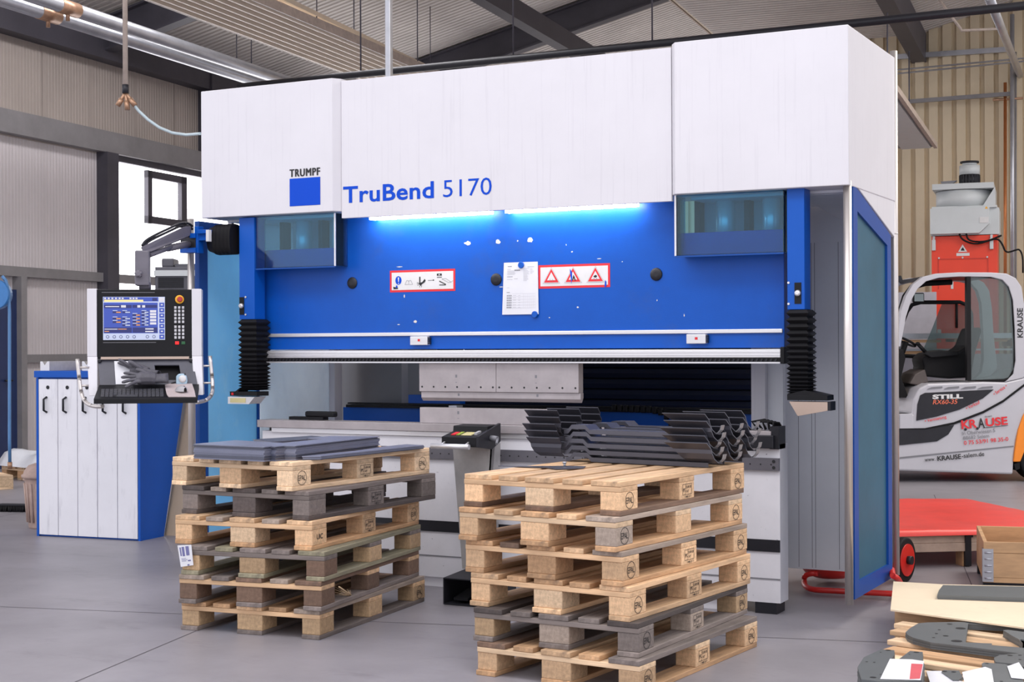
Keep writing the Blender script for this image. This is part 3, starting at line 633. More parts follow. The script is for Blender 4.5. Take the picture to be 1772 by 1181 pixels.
# glass boxes in front of the cylinders
for (a, b, yb) in ((437, 581, 462), (1170, 1357, 439)):
    xa, xb, zb = X(a, 430, 7.62), X(b, 430, 7.62), Z((a + b) / 2, yb, 7.62)
    m = MB(MO); t = .006
    m.box((xa, 7.615, zb), (xb, 7.621, 2.25)); m.box((xa, 7.621, zb), (xa + t, YR - .002, 2.25)); m.box((xb - t, 7.621, zb), (xb, YR - .002, 2.25)); m.box((xa, 7.621, zb - .004), (xb, YR - .002, zb + .002)); gb = P_('cylinder_window', m, M_teal)
    m = MB(MO)
    q = xb if a < 800 else xa; m.box((q - .005, 7.609, zb - .004), (q + .005, 7.6149, 2.25)); m.build('edge_strip', M_alu, gb)
    m = MB(MO); m.box((xa, 7.609, zb - .012), (xb, 7.6149, zb - .003)); m.build('bottom_lip', M_gblue, gb)
    m = MB(MO); w_ = xb - xa
    for q in (.30, .74): m.cyl((xa + w_ * q, YR + .16, 1.98), (xa + w_ * q, YR + .16, 2.25), .052, n=28)
    cy = P_('hydraulic_cylinder', m, mat('bright_cylinder', (.85, .88, .90), .3, metal=.35, var=.04) if 'bright_cylinder' not in MATS else MATS['bright_cylinder'])
    m = MB(MO); m.box((xa + .0, 8.05, 2.02), (xb - .06, 8.08, 2.25)); P_('cylinder_bay_back', m, M_grey_panel)
    m = MB(MO)
    for q in (.02, .5, .96): m.box((xa + w_ * q - .015, YR + .16, 2.04), (xa + w_ * q + .015, YR + .24, 2.25))
    P_('cylinder_bracket', m, M_dgrey)
# frame plates, side wall, inner panels
xo = X(451, 680, 7.92)
def on_x_y(px, py, Xp): return on_x(px, py, Xp).y
yb_in = on_x_y(570, 680, xo)
m = MB(MO); m.box((xo - .008, 7.92, .06), (xo, yb_in, 2.24)); P_('inner_sheet', m, M_inner)
m = MB(MO); m.box((xo - .05, yb_in, .06), (xo + .045, yb_in + .09, 2.24)); P_('frame_edge', m, M_white)
YI = yb_in + .25
xd0, xd1, xs = X(585, 660, YI) - .3, X(727, 660, YI) + .15, X(1003, 660, YI)
m = MB(MO); m.box((xd0, YI, .7), (xd1 - .28, YI + .03, 2.2)); 
m.strip([(xd1 - .28, YI + .0, .7), (xd1 - .20, YI - .05, .7), (xd1 - .10, YI - .06, .7), (xd1, YI - .02, .7)], (0, 0, 1.5), .02); P_('rear_panel', m, mat('brushed_rear_sheet', (0.20, 0.195, 0.20), 0.38, metal=0.6, var=0.1, scale=2))
xe = X(1303, 680, YI)
m = MB(MO); n = 9; zlo, zhi = 1.0, 1.36
prof = []
for i in range(9):
    z = .95 + i * .068; prof += [(0, z), (-.012, z + .008), (-.022, z + .034), (-.012, z + .058), (0, z + .064)]
m.strip([(xd1 - .05, YI + y, z) for y, z in prof], (xe - xd1 + .05, 0, 0), -.004); P_('rear_shutter', m, mat('dark_slat', (0.022, 0.026, 0.04), 0.35, metal=0.4, var=0.1))
# right-hand upright seen through the opening
YP = 8.35; xa, xb = X(1300, 680, YP), X(1324, 680, YP)
m = MB(MO); m.box((xa, YP, .5), (xb, YP + .06, 2.24)); P_('frame_edge', m, M_white)
m = MB(MO); m.box((xb, YP + .05, .3), (xb + .09, YP + .10, 2.24)); P_('frame_flange', m, M_grey_panel)
YW = 8.60; xa, xb = X(1340, 700, YW) - .1, xr1 - .005
m = MB(MO); m.box((xa, YW, .12), (xb, YW + .03, 2.10))
m.box((xa - .1, YW - .012, 2.03), (xb, YW, 2.30)); wall = P_('side_wall', m, M_grey_panel)
m = MB(MO)
for px in (1382, 1405, 1411, 1452): q = X(px, 800, YW); flat(m, [(q - .0015, YW - .0008, .13), (q + .0015, YW - .0008, .13), (q + .0015, YW - .0008, 2.03), (q - .0015, YW - .0008, 2.03)])
m.build('sheet_joint', M_mgrey, wall)
# back gauge seen between the tools
m = MB(MO); yg = YI - .30; z0, z1 = Z(650, 737, yg), Z(650, 706, yg); m.box((X(594, 720, yg), yg, z0 - .1), (X(1300, 735, yg), yg + .1, z1)); bgm = P_('back_gauge_beam', m, M_blue_plain)
m = MB(MO); m.box((X(600, 700, yg - .03), yg - .04, z1 + .002), (X(1303, 700, yg - .03), yg + .05, z1 + .02)); m.box((X(600, 700, yg - .03), yg - .02, z1 + .024), (X(1303, 700, yg - .03), yg + .03, z1 + .034)); m.build('gauge_rail', M_black, bgm)
m = MB(MO); q = X(704, 695, yg); m.box((q, yg + .02, z1 + .03), (q + .4, yg + .09, z1 + .09)); m.build('gauge_carriage', M_blue_plain, bgm)
for px in (786, 1008):
    q = X(px, 700, yg - .1); m = MB(MO); m.box((q - .03, yg - .12, z1 + .004), (q + .03, yg - .04, z1 + .028)); m.box((q - .045, yg - .14, z1 - .004), (q + .045, yg - .04, z1 + .006)); m.build('stop_finger', M_alu, bgm)
m = MB(MO); pts = [on_y(x, y, yg - .02) for x, y in ((1060, 706), (1100, 708), (1130, 709), (1150, 714), (1160, 726), (1166, 740))]
for a, b in zip(pts, pts[1:]):
    nseg = max(1, int((b - a).length / .035))
    for i in range(nseg): c = a + (b - a) * (i + .5) / nseg; m.box(c - Vector((.015, .03, .022)), c + Vector((.015, .0, .022)), bev=.006)
m.build('cable_chain', M_black, bgm)
# bed
xbl, xbr = X(450, 780, YB), X(1350, 900, YB)
zt = .975
def zb(z): return z
m = MB(MO); m.box((xbl + .02, YB, .06), (xbr, YB + .14, .905)); 
m.box((xbl + .3, YB + .02, 0.0), (xbr - .25, YB + .2, .06)); bed = P_('bed', m, M_white_bed)
m = MB(MO); m.box((xbr - .14, YB + .0, 0), (xbr - .02, YB + .14, .06)); m.box((xbl + .05, YB, 0), (xbl + .2, YB + .14, .06)); m.build('foot', M_dgrey, bed)
m = MB(MO); m.box((xbl, YB - .03, .928), (xbr - .04, YB + .12, .975), bev=.002); m.build('table_strip', M_steel, bed)
m = MB(MO); m.box((xbl + .10, YB - .014, .898), (xbr - .06, YB + .02, .927), bev=.002); m.build('t_slot_strip', M_alu, bed)
m = MB(MO); m.box((xbl + .02, YB - .018, .765), (xbr, YB - .0005, .832)); st = m.build('perforated_strip', mat('strip_grey', (0.17, 0.165, 0.19), 0.4, metal=0.4, var=0.15), bed)
m = MB(MO); q = xbl + .06
while q < xbr - .03: m.lathe((q, YB - .0185, .798), [(.0045, 0), (.004, -.0012)], axis='y', n=8); q += .058
m.build('strip_holes', M_ink, st)
for dx, dz in ((-.028, .815), (-.028, .782)): m = MB(MO); m.lathe((xbr + dx, YB - .0185, dz), [(.009, 0), (.009, -.002)], axis='y', n=10); m.build('bolt', M_ink, st)
m = MB(MO); m.box((xbl + .02, YB - .008, .332), (xbr, YB - .0005, .396)); m.build('rubber_groove', M_dgrey, bed)
m = MB(MO); m.box((xbl + .02, YB - .004, .184), (xbr, YB - .0005, .190)); m.build('weld_line', M_mgrey, bed)
m = MB(MO); m.box((xbr - .30, YB - .05, .905), (xbr - .17, YB - .001, .968)); m.box((xbr - .17, YB - .05, .885), (xbr - .02, YB - .001, .955), bev=.005); m.box((xbr - .05, YB - .02, .88), (xbr + .0, YB + .1, 1.0)); m.build('end_bracket', M_dgrey, bed)
m = MB(MO); c = Vector((xbr - .14, YB + .06, 1.0))
for i in range(5): m.tube([c + Vector((.00 + i * .022, 0, -.02)), c + Vector((-.03 + i * .03, -.01, .02)), c + Vector((.03 + i * .02, .02, .03 - i * .004)), c + Vector((.12, .03, -.01))], .008, n=8)
m.build('cable_bundle', M_rubber, bed)
m = MB(MO); a = Vector((X(500, 729, YB + .06), YB + .06, .975))
m.box(a, a + Vector((.26, .06, .02))); m.box(a + Vector((.12, 0, .02)), a + Vector((.34, .05, .055)), bev=.01); m.build('valve_block', M_black, bed)
m = MB(MO); m.box((xbl, YB + .14, .1), (xbr - .3, YB + .22, .9)); m.box((xbl + .06, YB + .02, .9), (xbr - .1, YB + .16, .93)); P_('bed_core', m, M_dgrey)
# light-curtain columns: blue post, bellows, sensor head
def column(x0, x1, zbot, bel0, mirror):
    yc = 7.60
    m = MB(MO); m.box((x0, yc, zbot), (x1, yc + .11, 2.25), bev=.003); post = P_('sensor_post', m, M_blue_plain)
    xs = x1 - .035 if mirror else x0 + .02
    m = MB(MO); m.box((xs - .018, yc - .003, zbot + .03), (xs + .018, yc - .0002, zbot + .14)); m.build('latch_slot', M_black, post)
    m = MB(MO)
    m.lathe((xs, yc - .004, zbot + .085), [(.017, 0), (.015, -.012), (.008, -.016)], axis='y', n=14)
    for dz in (.03, .14): m.lathe((xs - (.05 if mirror else -.03), yc - .001, zbot + dz), [(.007, 0), (.006, -.004)], axis='y', n=10)
    m.build('latch_screw', M_alu, post)
    m = MB(MO); n = 17; ax, bx = x0 + .0, x1 + .02
    rings = []; z = zbot; zs = []
    for i in range(n * 2 + 1):
        f_ = i / (n * 2); zz = zbot - (zbot - bel0) * (1 - (1 - f_) ** 1.45); e = .016 if i % 2 else 0.0
        rings.append([m._v(p) for p in ((ax - e + .012, yc - e + .005, zz), (bx + e - .012, yc - e + .005, zz), (bx + e - .012, yc + .12 + e, zz), (ax - e + .012, yc + .12 + e, zz))])
    for A, B in zip(rings, rings[1:]):
        for q in range(4): m._f([A[q], A[(q + 1) % 4], B[(q + 1) % 4], B[q]])
    m._f(rings[0][::-1]); m._f(rings[-1]); m.build('bellows', M_black, post)
    m = MB(MO)
    if mirror:
        m.prism([(ax, yc - .01, bel0 - .03), (bx + .10, yc - .01, bel0 - .03), (bx + .10, yc - .01, bel0 - .004), (bx - .02, yc - .01, bel0 + .022), (ax, yc - .01, bel0)], (0, .12, 0))
        hd = m.build('sensor_arm', M_black, post)
        m = MB(MO); m.prism([(ax + .01, yc - .008, bel0 - .038), (bx + .10, yc - .008, bel0 - .038), (bx + .10, yc - .008, bel0 - .082), (ax + .055, yc - .008, bel0 - .112)], (0, .10, 0)); m.build('sensor_head', M_bronze, hd)
        m = MB(MO); m.box((bx + .10, yc - .006, bel0 - .082), (bx + .115, yc + .09, bel0 - .036)); m.build('lens', M_dgrey, hd)
    else:
        m.box((ax - .07, yc - .01, bel0 - .035), (bx + .005, yc + .11, bel0 - .008)); m.prism([(ax - .07, yc - .011, bel0 - .035), (ax - .01, yc - .011, bel0 - .035), (ax + .0, yc - .011, bel0 + .01)], (0, .10, 0))
        hd = m.build('sensor_arm', M_black, post)
        m = MB(MO); m.prism([(ax - .07, yc - .03, bel0 - .04), (bx + .0, yc - .03, bel0 - .04), (bx - .045, yc - .03, bel0 - .085), (ax - .07, yc - .03, bel0 - .085)], (0, .12, 0)); m.build('sensor_head', M_alu, hd)
        m = MB(MO); m.box((ax - .05, yc - .034, bel0 - .076), (bx - .07, yc - .0301, bel0 - .048)); m.build('lens', M_lens, hd)
        m = MB(MO); m.box((ax - .055, yc - .0145, bel0 - .03), (ax - .04, yc - .0112, bel0 - .015)); m.build('red_mark', M_red_print, hd)
column(X(414, 470, 7.60), X(440, 470, 7.60), Z(428, 553, 7.6), Z(430, 676, 7.6), False)
column(X(1362, 440, 7.60), X(1392, 440, 7.60), Z(1380, 536, 7.6), Z(1385, 683, 7.6), True)
# side guards: tube, blue frame, sheet
def guard(xg, poles, y0, y1, zb0, zf, zk, sheet, nm, lab, z2, xp2=None):
    m = MB(MO); m.cyl((xg, poles[0], .105), (xg, poles[0], zf + .01), .0215, n=20); tb = P_('guard_tube', m, M_stainless)
    if z2:
        m = MB(MO); m.cyl((xp2, poles[1], .125), (xp2, poles[1], z2), .021, n=20); m.cyl((xp2, poles[1], 2.06), (xp2, poles[1], 2.066), .0225, n=20); P_('guard_tube', m, M_stainless)
    m = MB(MO); f = .085; t = .018
    O = [(y0, zb0), (y1, zb0), (y1, zk), (y0, zf)]; I = [(y0 + f, zb0 + f), (y1 - f, zb0 + f), (y1 - f, zk - f * .7), (y0 + f, zf - f * 1.6)]
    for q in range(4):
        a, b, c, d = O[q], O[(q + 1) % 4], I[(q + 1) % 4], I[q]
        m.prism([(xg - t, *a), (xg - t, *b), (xg - t, *c), (xg - t, *d)], (2 * t, 0, 0))
    gf = P_('guard_frame', m, M_gblue)
    m = MB(MO); m.prism([(xg - .005, *p) for p in I], (.01, 0, 0)); plab(m.build('guard_sheet', sheet, gf), lab)
    m = MB(MO)
    for z in (zb0 + .35, zf - .5): m.cyl((xg + .0, poles[0], z), (xg, y0 + .005, z), .012, n=10)
    m.build('hinge', M_dgrey, gf)
xg_ = on_y(1468, 700, 7.60).x; yg0, yg1 = on_x(1478, 700, xg_ + .018).y, on_x(1543, 700, xg_ + .018).y
guard(xg_, (7.60, 8.57), yg0, yg1, .125, 2.262, 2.045, M_guard, 'r', 'dark teal guard sheet', 3.10, on_y(1549, 700, 8.57).x)
XL = on_y(330, 378, 7.6).x
guard(XL, (7.60, 8.4), 7.66, 8.36, .10, 2.25, 2.245, M_ltblue, 'l', 'pale blue guard sheet', None)
# black rubber boot and arm bracket at the left corner of the head
m = MB(MO); yb_ = 7.56; c = on_y(385, 414, yb_)
x0b, x1b = X(352, 412, yb_), X(416, 412, yb_)
prof = [(x0b - .0, .030), (x0b + .03, .075), (x0b + .07, .088)]
q = x0b + .07
for i in range(5): prof += [(q + .010, .094), (q + .020, .098), (q + .028, .092)]; q += .030
rings = []
for x_, h in prof:
    ring = []
    for k2 in range(20):
        a = 2 * PI * k2 / 20; ca, sa = math.cos(a), math.sin(a)
        sg = lambda v: math.copysign(abs(v) ** .6, v)
        ring.append(m._v((x_, yb_ + .0 + sg(ca) * h * .7 + .05, c.z + sg(sa) * h)))
    rings.append(ring)
for A, B in zip(rings, rings[1:]):
    for k2 in range(20): m._f([A[k2], A[(k2 + 1) % 20], B[(k2 + 1) % 20], B[k2]], True)
m._f(rings[0][::-1]); m._f(rings[-1]); P_('rubber_boot', m, M_rubber)

# ------------------------------------------------------------------ tools held by the machine (each can be lifted out)
def tool(name, label, xa, xb, z0, z1, y0, y1, marks, holes, group, tip=None):
    o = Vector(((xa + xb) / 2, y0, z0)); r = empty(name, o); tag(r, label, 'press tool', group)
    m = MB(o); m.prism([(xa, y0, z0), (xa, y1, z0), (xa, y1, z1), (xa, y0, z1)] if tip is None else tip, (xb - xa, 0, 0)); m.build('body', M_steel, r, bevel=.0015)
    m = MB(o)
    for (u, v, w_, h_) in marks:
        c = Vector((xa + (xb - xa) * u, y0 - .0008, z0 + (z1 - z0) * v)); flat(m, [c + Vector((-w_, 0, -h_)), c + Vector((w_, 0, -h_)), c + Vector((w_, 0, h_)), c + Vector((-w_, 0, h_))])
    m.build('engraved_code', M_mgrey, r)
    if holes:
        m = MB(o)
        for i in range(7): m.lathe((xa + .02 + (xb - xa - .04) * i / 6, y0 - .0004, z0 + holes), [(.006, 0), (.0055, -.0012)], axis='y', n=10)
        m.build('screw_row', M_ink, r)
xt = [X(727, 660, YR), X(860, 660, YR), X(1003, 660, YR)]
zp0, zp1, zq0 = Z(860, 679, YR), zc0 - .006, Z(860, 696, YR)
for i in range(2):
    tool('upper_tool_holder', ['left steel holder segment clamped under the blue ram', 'right steel holder segment clamped under the blue ram'][i], xt[i] + .001, xt[i + 1] - .001, zp0, zp1, YR - .012, YR + .05, [(.49, .55, .0065, .0085), (.49, .33, .006, .0015)], .028, 'upper tool holders')
tool('bending_punch', 'long steel punch strip below the two upper tool holders', xt[0] + .008, xt[2] + .006, zq0, zp0 - .001, YR, YR + .035, [(.245, .7, .0065, .0075), (.74, .7, .0065, .0075)], 0, None,
     [(xt[0] + .008, YR, zq0 + .02), (xt[0] + .008, YR + .02, zq0), (xt[0] + .008, YR + .04, zq0 + .03), (xt[0] + .008, YR + .04, zp0 - .001), (xt[0] + .008, YR, zp0 - .001)])
zd1 = Z(830, 707, YR)
tool('lower_die', 'tall steel die rail standing on the machine table', xt[0], xt[2] + .05, .976, zd1, YR - .005, YR + .055, [(.24, .7, .0065, .0085), (.24, .33, .006, .0015)], 0, None)
# order sheet held by two round magnets
a, b = on_y(872, 455, YR - .004), on_y(930.5, 453, YR - .004); c_, d_ = on_y(932, 544, YR - .008), on_y(869, 545, YR - .008)
o = (a + c_) / 2; r = empty('order_sheet', (o.x, YR - .001, c_.z)); tag(r, 'white printed order sheet held on the blue ram by magnets', 'paper')
oo = Vector((o.x, YR - .001, c_.z)); m = MB(oo); flat(m, [d_, c_, b, a]); flat(m, [a + Vector((0, .0006, 0)), b + Vector((0, .0006, 0)), c_ + Vector((0, .0006, 0)), d_ + Vector((0, .0006, 0))]); m.build('sheet', M_paper, r)
m = MB(oo)
def pu(u, v): return a.lerp(b, u).lerp(d_.lerp(c_, u), v) + Vector((0, -.0012, 0))
def bar(u0, u1, v0, v1, mi): m.mi = mi; flat(m, [pu(u0, v1), pu(u1, v1), pu(u1, v0), pu(u0, v0)])
bar(.12, .24, .07, .082, 0); bar(.70, .90, .085, .1, 1); bar(.11, .21, .125, .135, 1)
for q in range(6): bar(.32 + q * .028, .342 + q * .028, .14, .165, 0)
rt = random.Random(5)
for q in range(5): bar(.11, .11 + rt.uniform(.12, .25), .155 + q * .018, .162 + q * .018, 1)
for q in range(12):
    bar(.58, .58 + rt.uniform(.10, .18), .12 + q * .021, .127 + q * .021, 1); 
for q in range(5): bar(.78, .78 + rt.uniform(.05, .12), .13 + q * .021, .137 + q * .021, 1)
bar(.11, .27, .27, .28, 0); bar(.31, .42, .31, .32, 1); bar(.11, .27, .32, .33, 1); bar(.11, .19, .48, .486, 1); bar(.11, .2, .57, .58, 0)
for q in range(6):
    v = .625 + q * .045
    for s_ in range(6): bar(.11 + s_ * .024, .13 + s_ * .024, v, v + .026, 0 if s_ % 2 else 1)
    bar(.29, .38, v + .006, v + .013, 1); bar(.44, .50, v + .01, v + .016, 1)
for q in range(7): bar(.58 + q * .055, .583 + q * .055, .60, .88, 1)
for q in range(6): bar(.26, .92, .60 + q * .055, .603 + q * .055, 1)
m.build('print', [M_mgrey, mat('pale_print', (0.50, 0.50, 0.54), 0.7)], r)
for (px, py, lab) in ((902, 459, 'blue round magnet at the top of the white order sheet'), (925.5, 544.5, 'blue round magnet at the lower right corner of the order sheet')):
    c = on_y(px, py, YR - .009); m = MB(c); m.lathe(c, [(.019, .0), (.0195, -.004), (.017, -.009)], axis='y', n=24); tag(m.build('round_magnet', M_blue_plain), lab, 'magnet', 'magnets on the order sheet')
# foot-switch station in front of the bed
yf = 7.50; fo = Vector((X(815, 800, yf), yf, 0)); r = empty('foot_switch_station', fo); tag(r, 'black foot pedal housing with grey stand and control box before the bed', 'foot switch')
xa, xb, xc, xd = X(783, 780, yf), X(852, 780, yf), X(800, 990, yf), X(838, 990, yf)
zt_ = Z(815, 768, yf)
m = MB(fo); m.prism([(xc, yf, .16), (xd, yf, .16), (xb, yf, zt_), (xa, yf, zt_)], (0, .03, 0)); m.prism([(xd, yf, .16), (xd, yf + .16, .16), (xb, yf + .10, zt_), (xb, yf, zt_)], (-.01, 0, 0)); m.build('stand', mat('brushed_stand', (0.46, 0.45, 0.45), 0.4, metal=0.35, var=0.25, scale=4), r)
m = MB(fo); yk = yf - .17; xk0, xk1 = X(764, 760, yk), X(824, 760, yk); zk0 = Z(800, 774, yk); zk1 = Z(800, 757, yk)
m.prism([(xk0, yk, zk0), (xk0, yk, zk1), (xk0, yk + .13, zk1 + .025), (xk0, yk + .135, zk1 + .055), (xk0, yk + .25, zk1 + .06), (xk0, yk + .25, zk0 + .05), (xk0, yk + .05, zk0)], (xk1 - xk0, 0, 0)); bx = m.build('control_box', M_black, r, bevel=.003)
m = MB(fo); m.prism([(xk1 + .0005, yk - .0, zk0), (xk1 + .0005, yk, zk1 + .005), (xk1 + .0005, yk + .26, zk1 + .068), (xk1 + .0005, yk + .26, zk0 + .02), (xk1 + .0005, yk + .16, zk0 - .02)], (.016, 0, 0)); m.build('side_cheek', M_dgrey, bx)
sl = Vector((0, .13, .025)).normalized(); up = Vector((0, -sl.z, sl.y))
def topbox(u0, u1, v0, v1, h, mtl, nm):
    m = MB(fo); B0 = Vector((xk0, yk, zk1)); W_ = xk1 - xk0
    q = [B0 + Vector((W_ * u, 0, 0)) + sl * (.13 * v) + up * .0004 for u, v in ((u0, v0), (u1, v0), (u1, v1), (u0, v1))]; m.prism(q, up * h); m.build(nm, mtl, bx)
topbox(.18, .30, .3, .75, .004, M_red_print, 'red_button'); topbox(.33, .42, .3, .8, .004, mat('green_tag', (0.32, 0.40, 0.05), 0.5), 'green_button'); topbox(.46, .76, .3, .85, .0015, M_lens, 'key_label'); topbox(.82, .9, .4, .8, .012, M_alu, 'selector')
m = MB(fo); zh = zk0 + .004; m.cyl((xk0 - .04, yk - .045, zh), (xk1 - .02, yk - .045, zh), .015, n=18); m.build('grip_bar', M_alu, bx)
m = MB(fo)
for q in (xk0 + .02, xk1 - .05): m.cyl((q, yk, zh + .02), (q, yk - .045, zh + .004), .006, n=10)
m.build('grip_stub', M_alu, bx)
m = MB(fo); m.cyl((xk1 + .016, yk + .14, zk1 - .01), (xk1 + .06, yk + .14, zk1 - .014), .016, n=14); m.cyl((xk1 + .06, yk + .14, zk1 - .014), (xk1 + .075, yk + .10, zk1 - .04), .008, n=8); m.build('cable_gland', M_mgrey, bx)
yp = 7.22; p0, p1 = on_z(767, 1045, 0), None
x0_, x1_ = X(767, 1030, yp), X(767, 1030, yp) + .30; zt_ = Z(790, 1004, yp)
m = MB(fo); t = .006
m.box((x0_, yp, 0.002), (x1_, yp + .30, .008)); m.box((x0_, yp, .008), (x0_ + t, yp + .30, zt_)); m.box((x1_ - t, yp, .008), (x1_, yp + .30, zt_)); m.prism([(x0_, yp, zt_), (x1_, yp, zt_), (x1_ - .03, yp + .30, zt_ + .03), (x0_ + .03, yp + .30, zt_ + .03)], (0, 0, t)); m.box((x0_, yp + .295, .008), (x1_, yp + .30, zt_)); ph = m.build('pedal_housing', M_dgrey, r)
for q in (x0_ + .05, x0_ + .17):
    m = MB(fo); m.prism([(q, yp + .03, .025), (q, yp + .20, .055), (q, yp + .20, .068), (q, yp + .03, .038)], (.09, 0, 0)); m.build('pedal', M_black, ph)

# ================================================================== PALLETS
WOOD = dict(fresh=(.66, .43, .25), pale=(.74, .53, .34), warm=(.52, .31, .165), grey=(.20, .165, .15), dark=(.095, .075, .07), brown=(.18, .11, .075), green=(.25, .225, .15), chip=(.52, .35, .20), dust=(.34, .27, .22))
def tint(o, c, j=.08):
    q = random.uniform(1 - j, 1 + j); o.color = (c[0] * q, c[1] * q, c[2] * q, 1); return o
def stamp(parent, txt, y, z, xface, r=.036, kind='oval', w=.06):
    m = MB(); R, U = (0, 1, 0), (0, 0, 1)
    if kind == 'oval':
        m.ring((xface, y, z), r, r - .0025, (0, 1, 0), (0, 0, 1), .0008); text_bm(m, txt, (xface, y - r * .78, z - r * .36), R, U, width=r * 1.56, height=r * .74, bold=.004)
    elif kind == 'plain': text_bm(m, txt, (xface, y - w / 2, z - .012), R, U, width=w, height=.026, bold=.02)
    else:
        for (a, b, c, d) in ((-.045, .045, .026, .028), (-.045, .045, -.020, -.018), (-.045, -.043, -.020, .028), (.043, .045, -.020, .028), (-.016, -.014, -.02, .028)):
            flat(m, [(xface + .0008, y + a, z + c), (xface + .0008, y + b, z + c), (xface + .0008, y + b, z + d), (xface + .0008, y + a, z + d)])
        text_bm(m, 'IPPC', (xface, y - .040, z - .006), R, U, width=.022, height=.016, bold=.01); text_bm(m, 'D-BW 08', (xface, y - .010, z + .008), R, U, width=.05, height=.012, bold=.01); text_bm(m, 'HT', (xface, y - .005, z - .012), R, U, width=.02, height=.012, bold=.01)
        text_bm(m, '148-3-1', (xface, y - .02, z - .034), R, U, width=.055, height=.010, bold=.01)
    return m.build('stamp', M_ink, parent)
_mesh = {}
def bmesh_box(key, a, b, bev, name, mtl):
    """box part as fresh object; identical boxes share their mesh"""
    if key not in _mesh: o = MB().box(a, b, bev).build(name, mtl); _mesh[key] = o.data; return o
    o = bpy.data.objects.new(name, _mesh[key]); COL.objects.link(o); return o
def pallet(loc, a, label, group, deck, cross, block, run, marks=(), rnd_=None):
    """euro pallet: origin at the corner nearest the camera, x to -0.8 (short side), y to 1.2 (long side)"""
    rr_ = random.Random(rnd_); g = .0006
    r = empty('wooden_pallet', loc, a); tag(r, label, 'pallet', group)
    X0 = [-.8, -.6125, -.4725, -.2875, -.145]; WDT = [.145, .10, .145, .10, .145]
    for i in range(5):
        o = bmesh_box(('d', WDT[i]), (0, 0, 0), (WDT[i], 1.2, .022), .0025, 'deck_board', M_woodl); o.parent = r
        o.location = (X0[i] + rr_.uniform(-.003, .003) * (0 < i < 4), rr_.uniform(-.006, .004), .122); tint(o, deck[i % len(deck)])
    for i, y in enumerate((0, .5275, 1.055)):
        o = bmesh_box(('c',), (0, 0, 0), (.8, .145, .022), .0025, 'cross_board', M_woodc); o.parent = r; o.location = (-.8, y, .1 - g); tint(o, cross)
    bl = {}
    for i, (x, w_) in enumerate(((-.8, .10), (-.4725, .145), (-.10, .10))):
        for j, y in enumerate((0, .5275, 1.055)):
            o = bmesh_box(('b', w_), (0, 0, 0), (w_, .145, .078), .004, 'block', M_wood); o.parent = r
            o.location = (x + (0 if i != 1 else rr_.uniform(-.004, .004)), y + (rr_.uniform(0, .004) if j == 0 else 0), .022 - g * .5); o.rotation_euler = (0, 0, rr_.uniform(-.01, .01)); tint(o, block[(i + 2 * j) % len(block)], .12); bl[i, j] = o
    for i, (x, w_) in enumerate(((-.8, .10), (-.4725, .145), (-.10, .10))):
        o = bmesh_box(('r', w_), (0, 0, 0), (w_, 1.2, .022), .003, 'bottom_board', M_woodl); o.parent = r; o.location = (x, rr_.uniform(-.01, .0), 0); tint(o, run)
    for (j, kind, txt) in marks:
        b = bl[2, j]; stamp(b, txt, .0725, .040, .1005, kind='oval' if kind == 'o' else kind)
    return r
F_, P2, W_, G_, D_, B_, N_, C_, U_ = (WOOD[k_] for k_ in ('fresh', 'pale', 'warm', 'grey', 'dark', 'brown', 'green', 'chip', 'dust'))
EPAL = ((0, 'o', 'EPAL'), (1, 'box', ''), (2, 'o', 'EPAL'))
LST = [((-4.230, 6.078), .096, 'lowest pallet of the left stack, chipboard blocks, on the floor', [W_, W_, F_, W_, U_], F_, [C_], G_, ((2, 'o', 'EPAL'),)),
       ((-4.207, 6.060), .134, 'dark brown pallet second from the floor in the left stack', [U_, G_, B_, U_, B_], F_, [B_], G_, ()),
       ((-4.196, 6.070), .139, 'greenish grey pallet third from the floor in the left stack', [G_, N_, G_, G_, N_], G_, [C_, C_, B_], N_, ()),
       ((-4.273, 6.077), .089, 'light pallet between two dark grey ones, fourth from the floor, left stack', [F_, U_, F_, U_, F_], F_, [F_, P2], W_, ((0, 'plain', 'UIC'), (1, 'box', ''), (2, 'o', 'EUR'))),
       ((-4.299, 6.088), -.015, 'dark grey weathered pallet just under the topmost left pallet', [D_, U_, D_, G_, G_], G_, [G_, D_], D_, ((0, 'o', ''), (1, 'box', ''))),
       ((-4.373, 6.055), -.062, 'topmost light pallet of the left stack, carrying steel sheets', [P2], P2, [P2, F_], P2, EPAL)]
RST = [((-2.374, 5.677), -.088, 'lowest pallet of the right stack, cut by the photo bottom', [B_, W_, F_, W_, G_], P2, [F_], W_, EPAL),
       ((-2.398, 5.726), -.054, 'dark weathered pallet second from the floor in the right stack', [D_, G_, G_, G_, D_], G_, [C_, U_, G_], G_, ((0, 'o', 'EPAL'), (1, 'box', ''), (2, 'o', 'EPAL'))),
       ((-2.439, 5.727), -.101, 'light pallet third from the floor in the right stack', [F_, W_, W_, W_, F_], F_, [F_, P2], F_, EPAL),
       ((-2.471, 5.724), -.116, 'pallet with tree-ring blocks, fourth from the floor, right stack', [W_, B_, W_, F_, U_], F_, [F_, W_], W_, EPAL),
       ((-2.488, 5.699), -.118, 'grey-sided pallet just under the topmost right pallet', [W_, F_, W_, F_, U_], P2, [F_, F_, U_], W_, ((0, 'o', 'EPAL'), (2, 'o', 'EPAL'))),
       ((-2.482, 5.740), -.109, 'topmost pallet of the right stack, carrying bent steel parts', [F_], F_, [F_, P2], B_, EPAL)]
for nm, ST in (('pallets of the left stack', LST), ('pallets of the right stack', RST)):
    for i, ((x, y), a, lab, dk, cr, bk, rn, mk) in enumerate(ST):
        mk = [q for q in mk]
        p = pallet((x, y, .1446 * i), a, lab, nm, dk, cr, bk, rn, [q for q in mk if q[2] or q[1] == 'box'], i + 3)
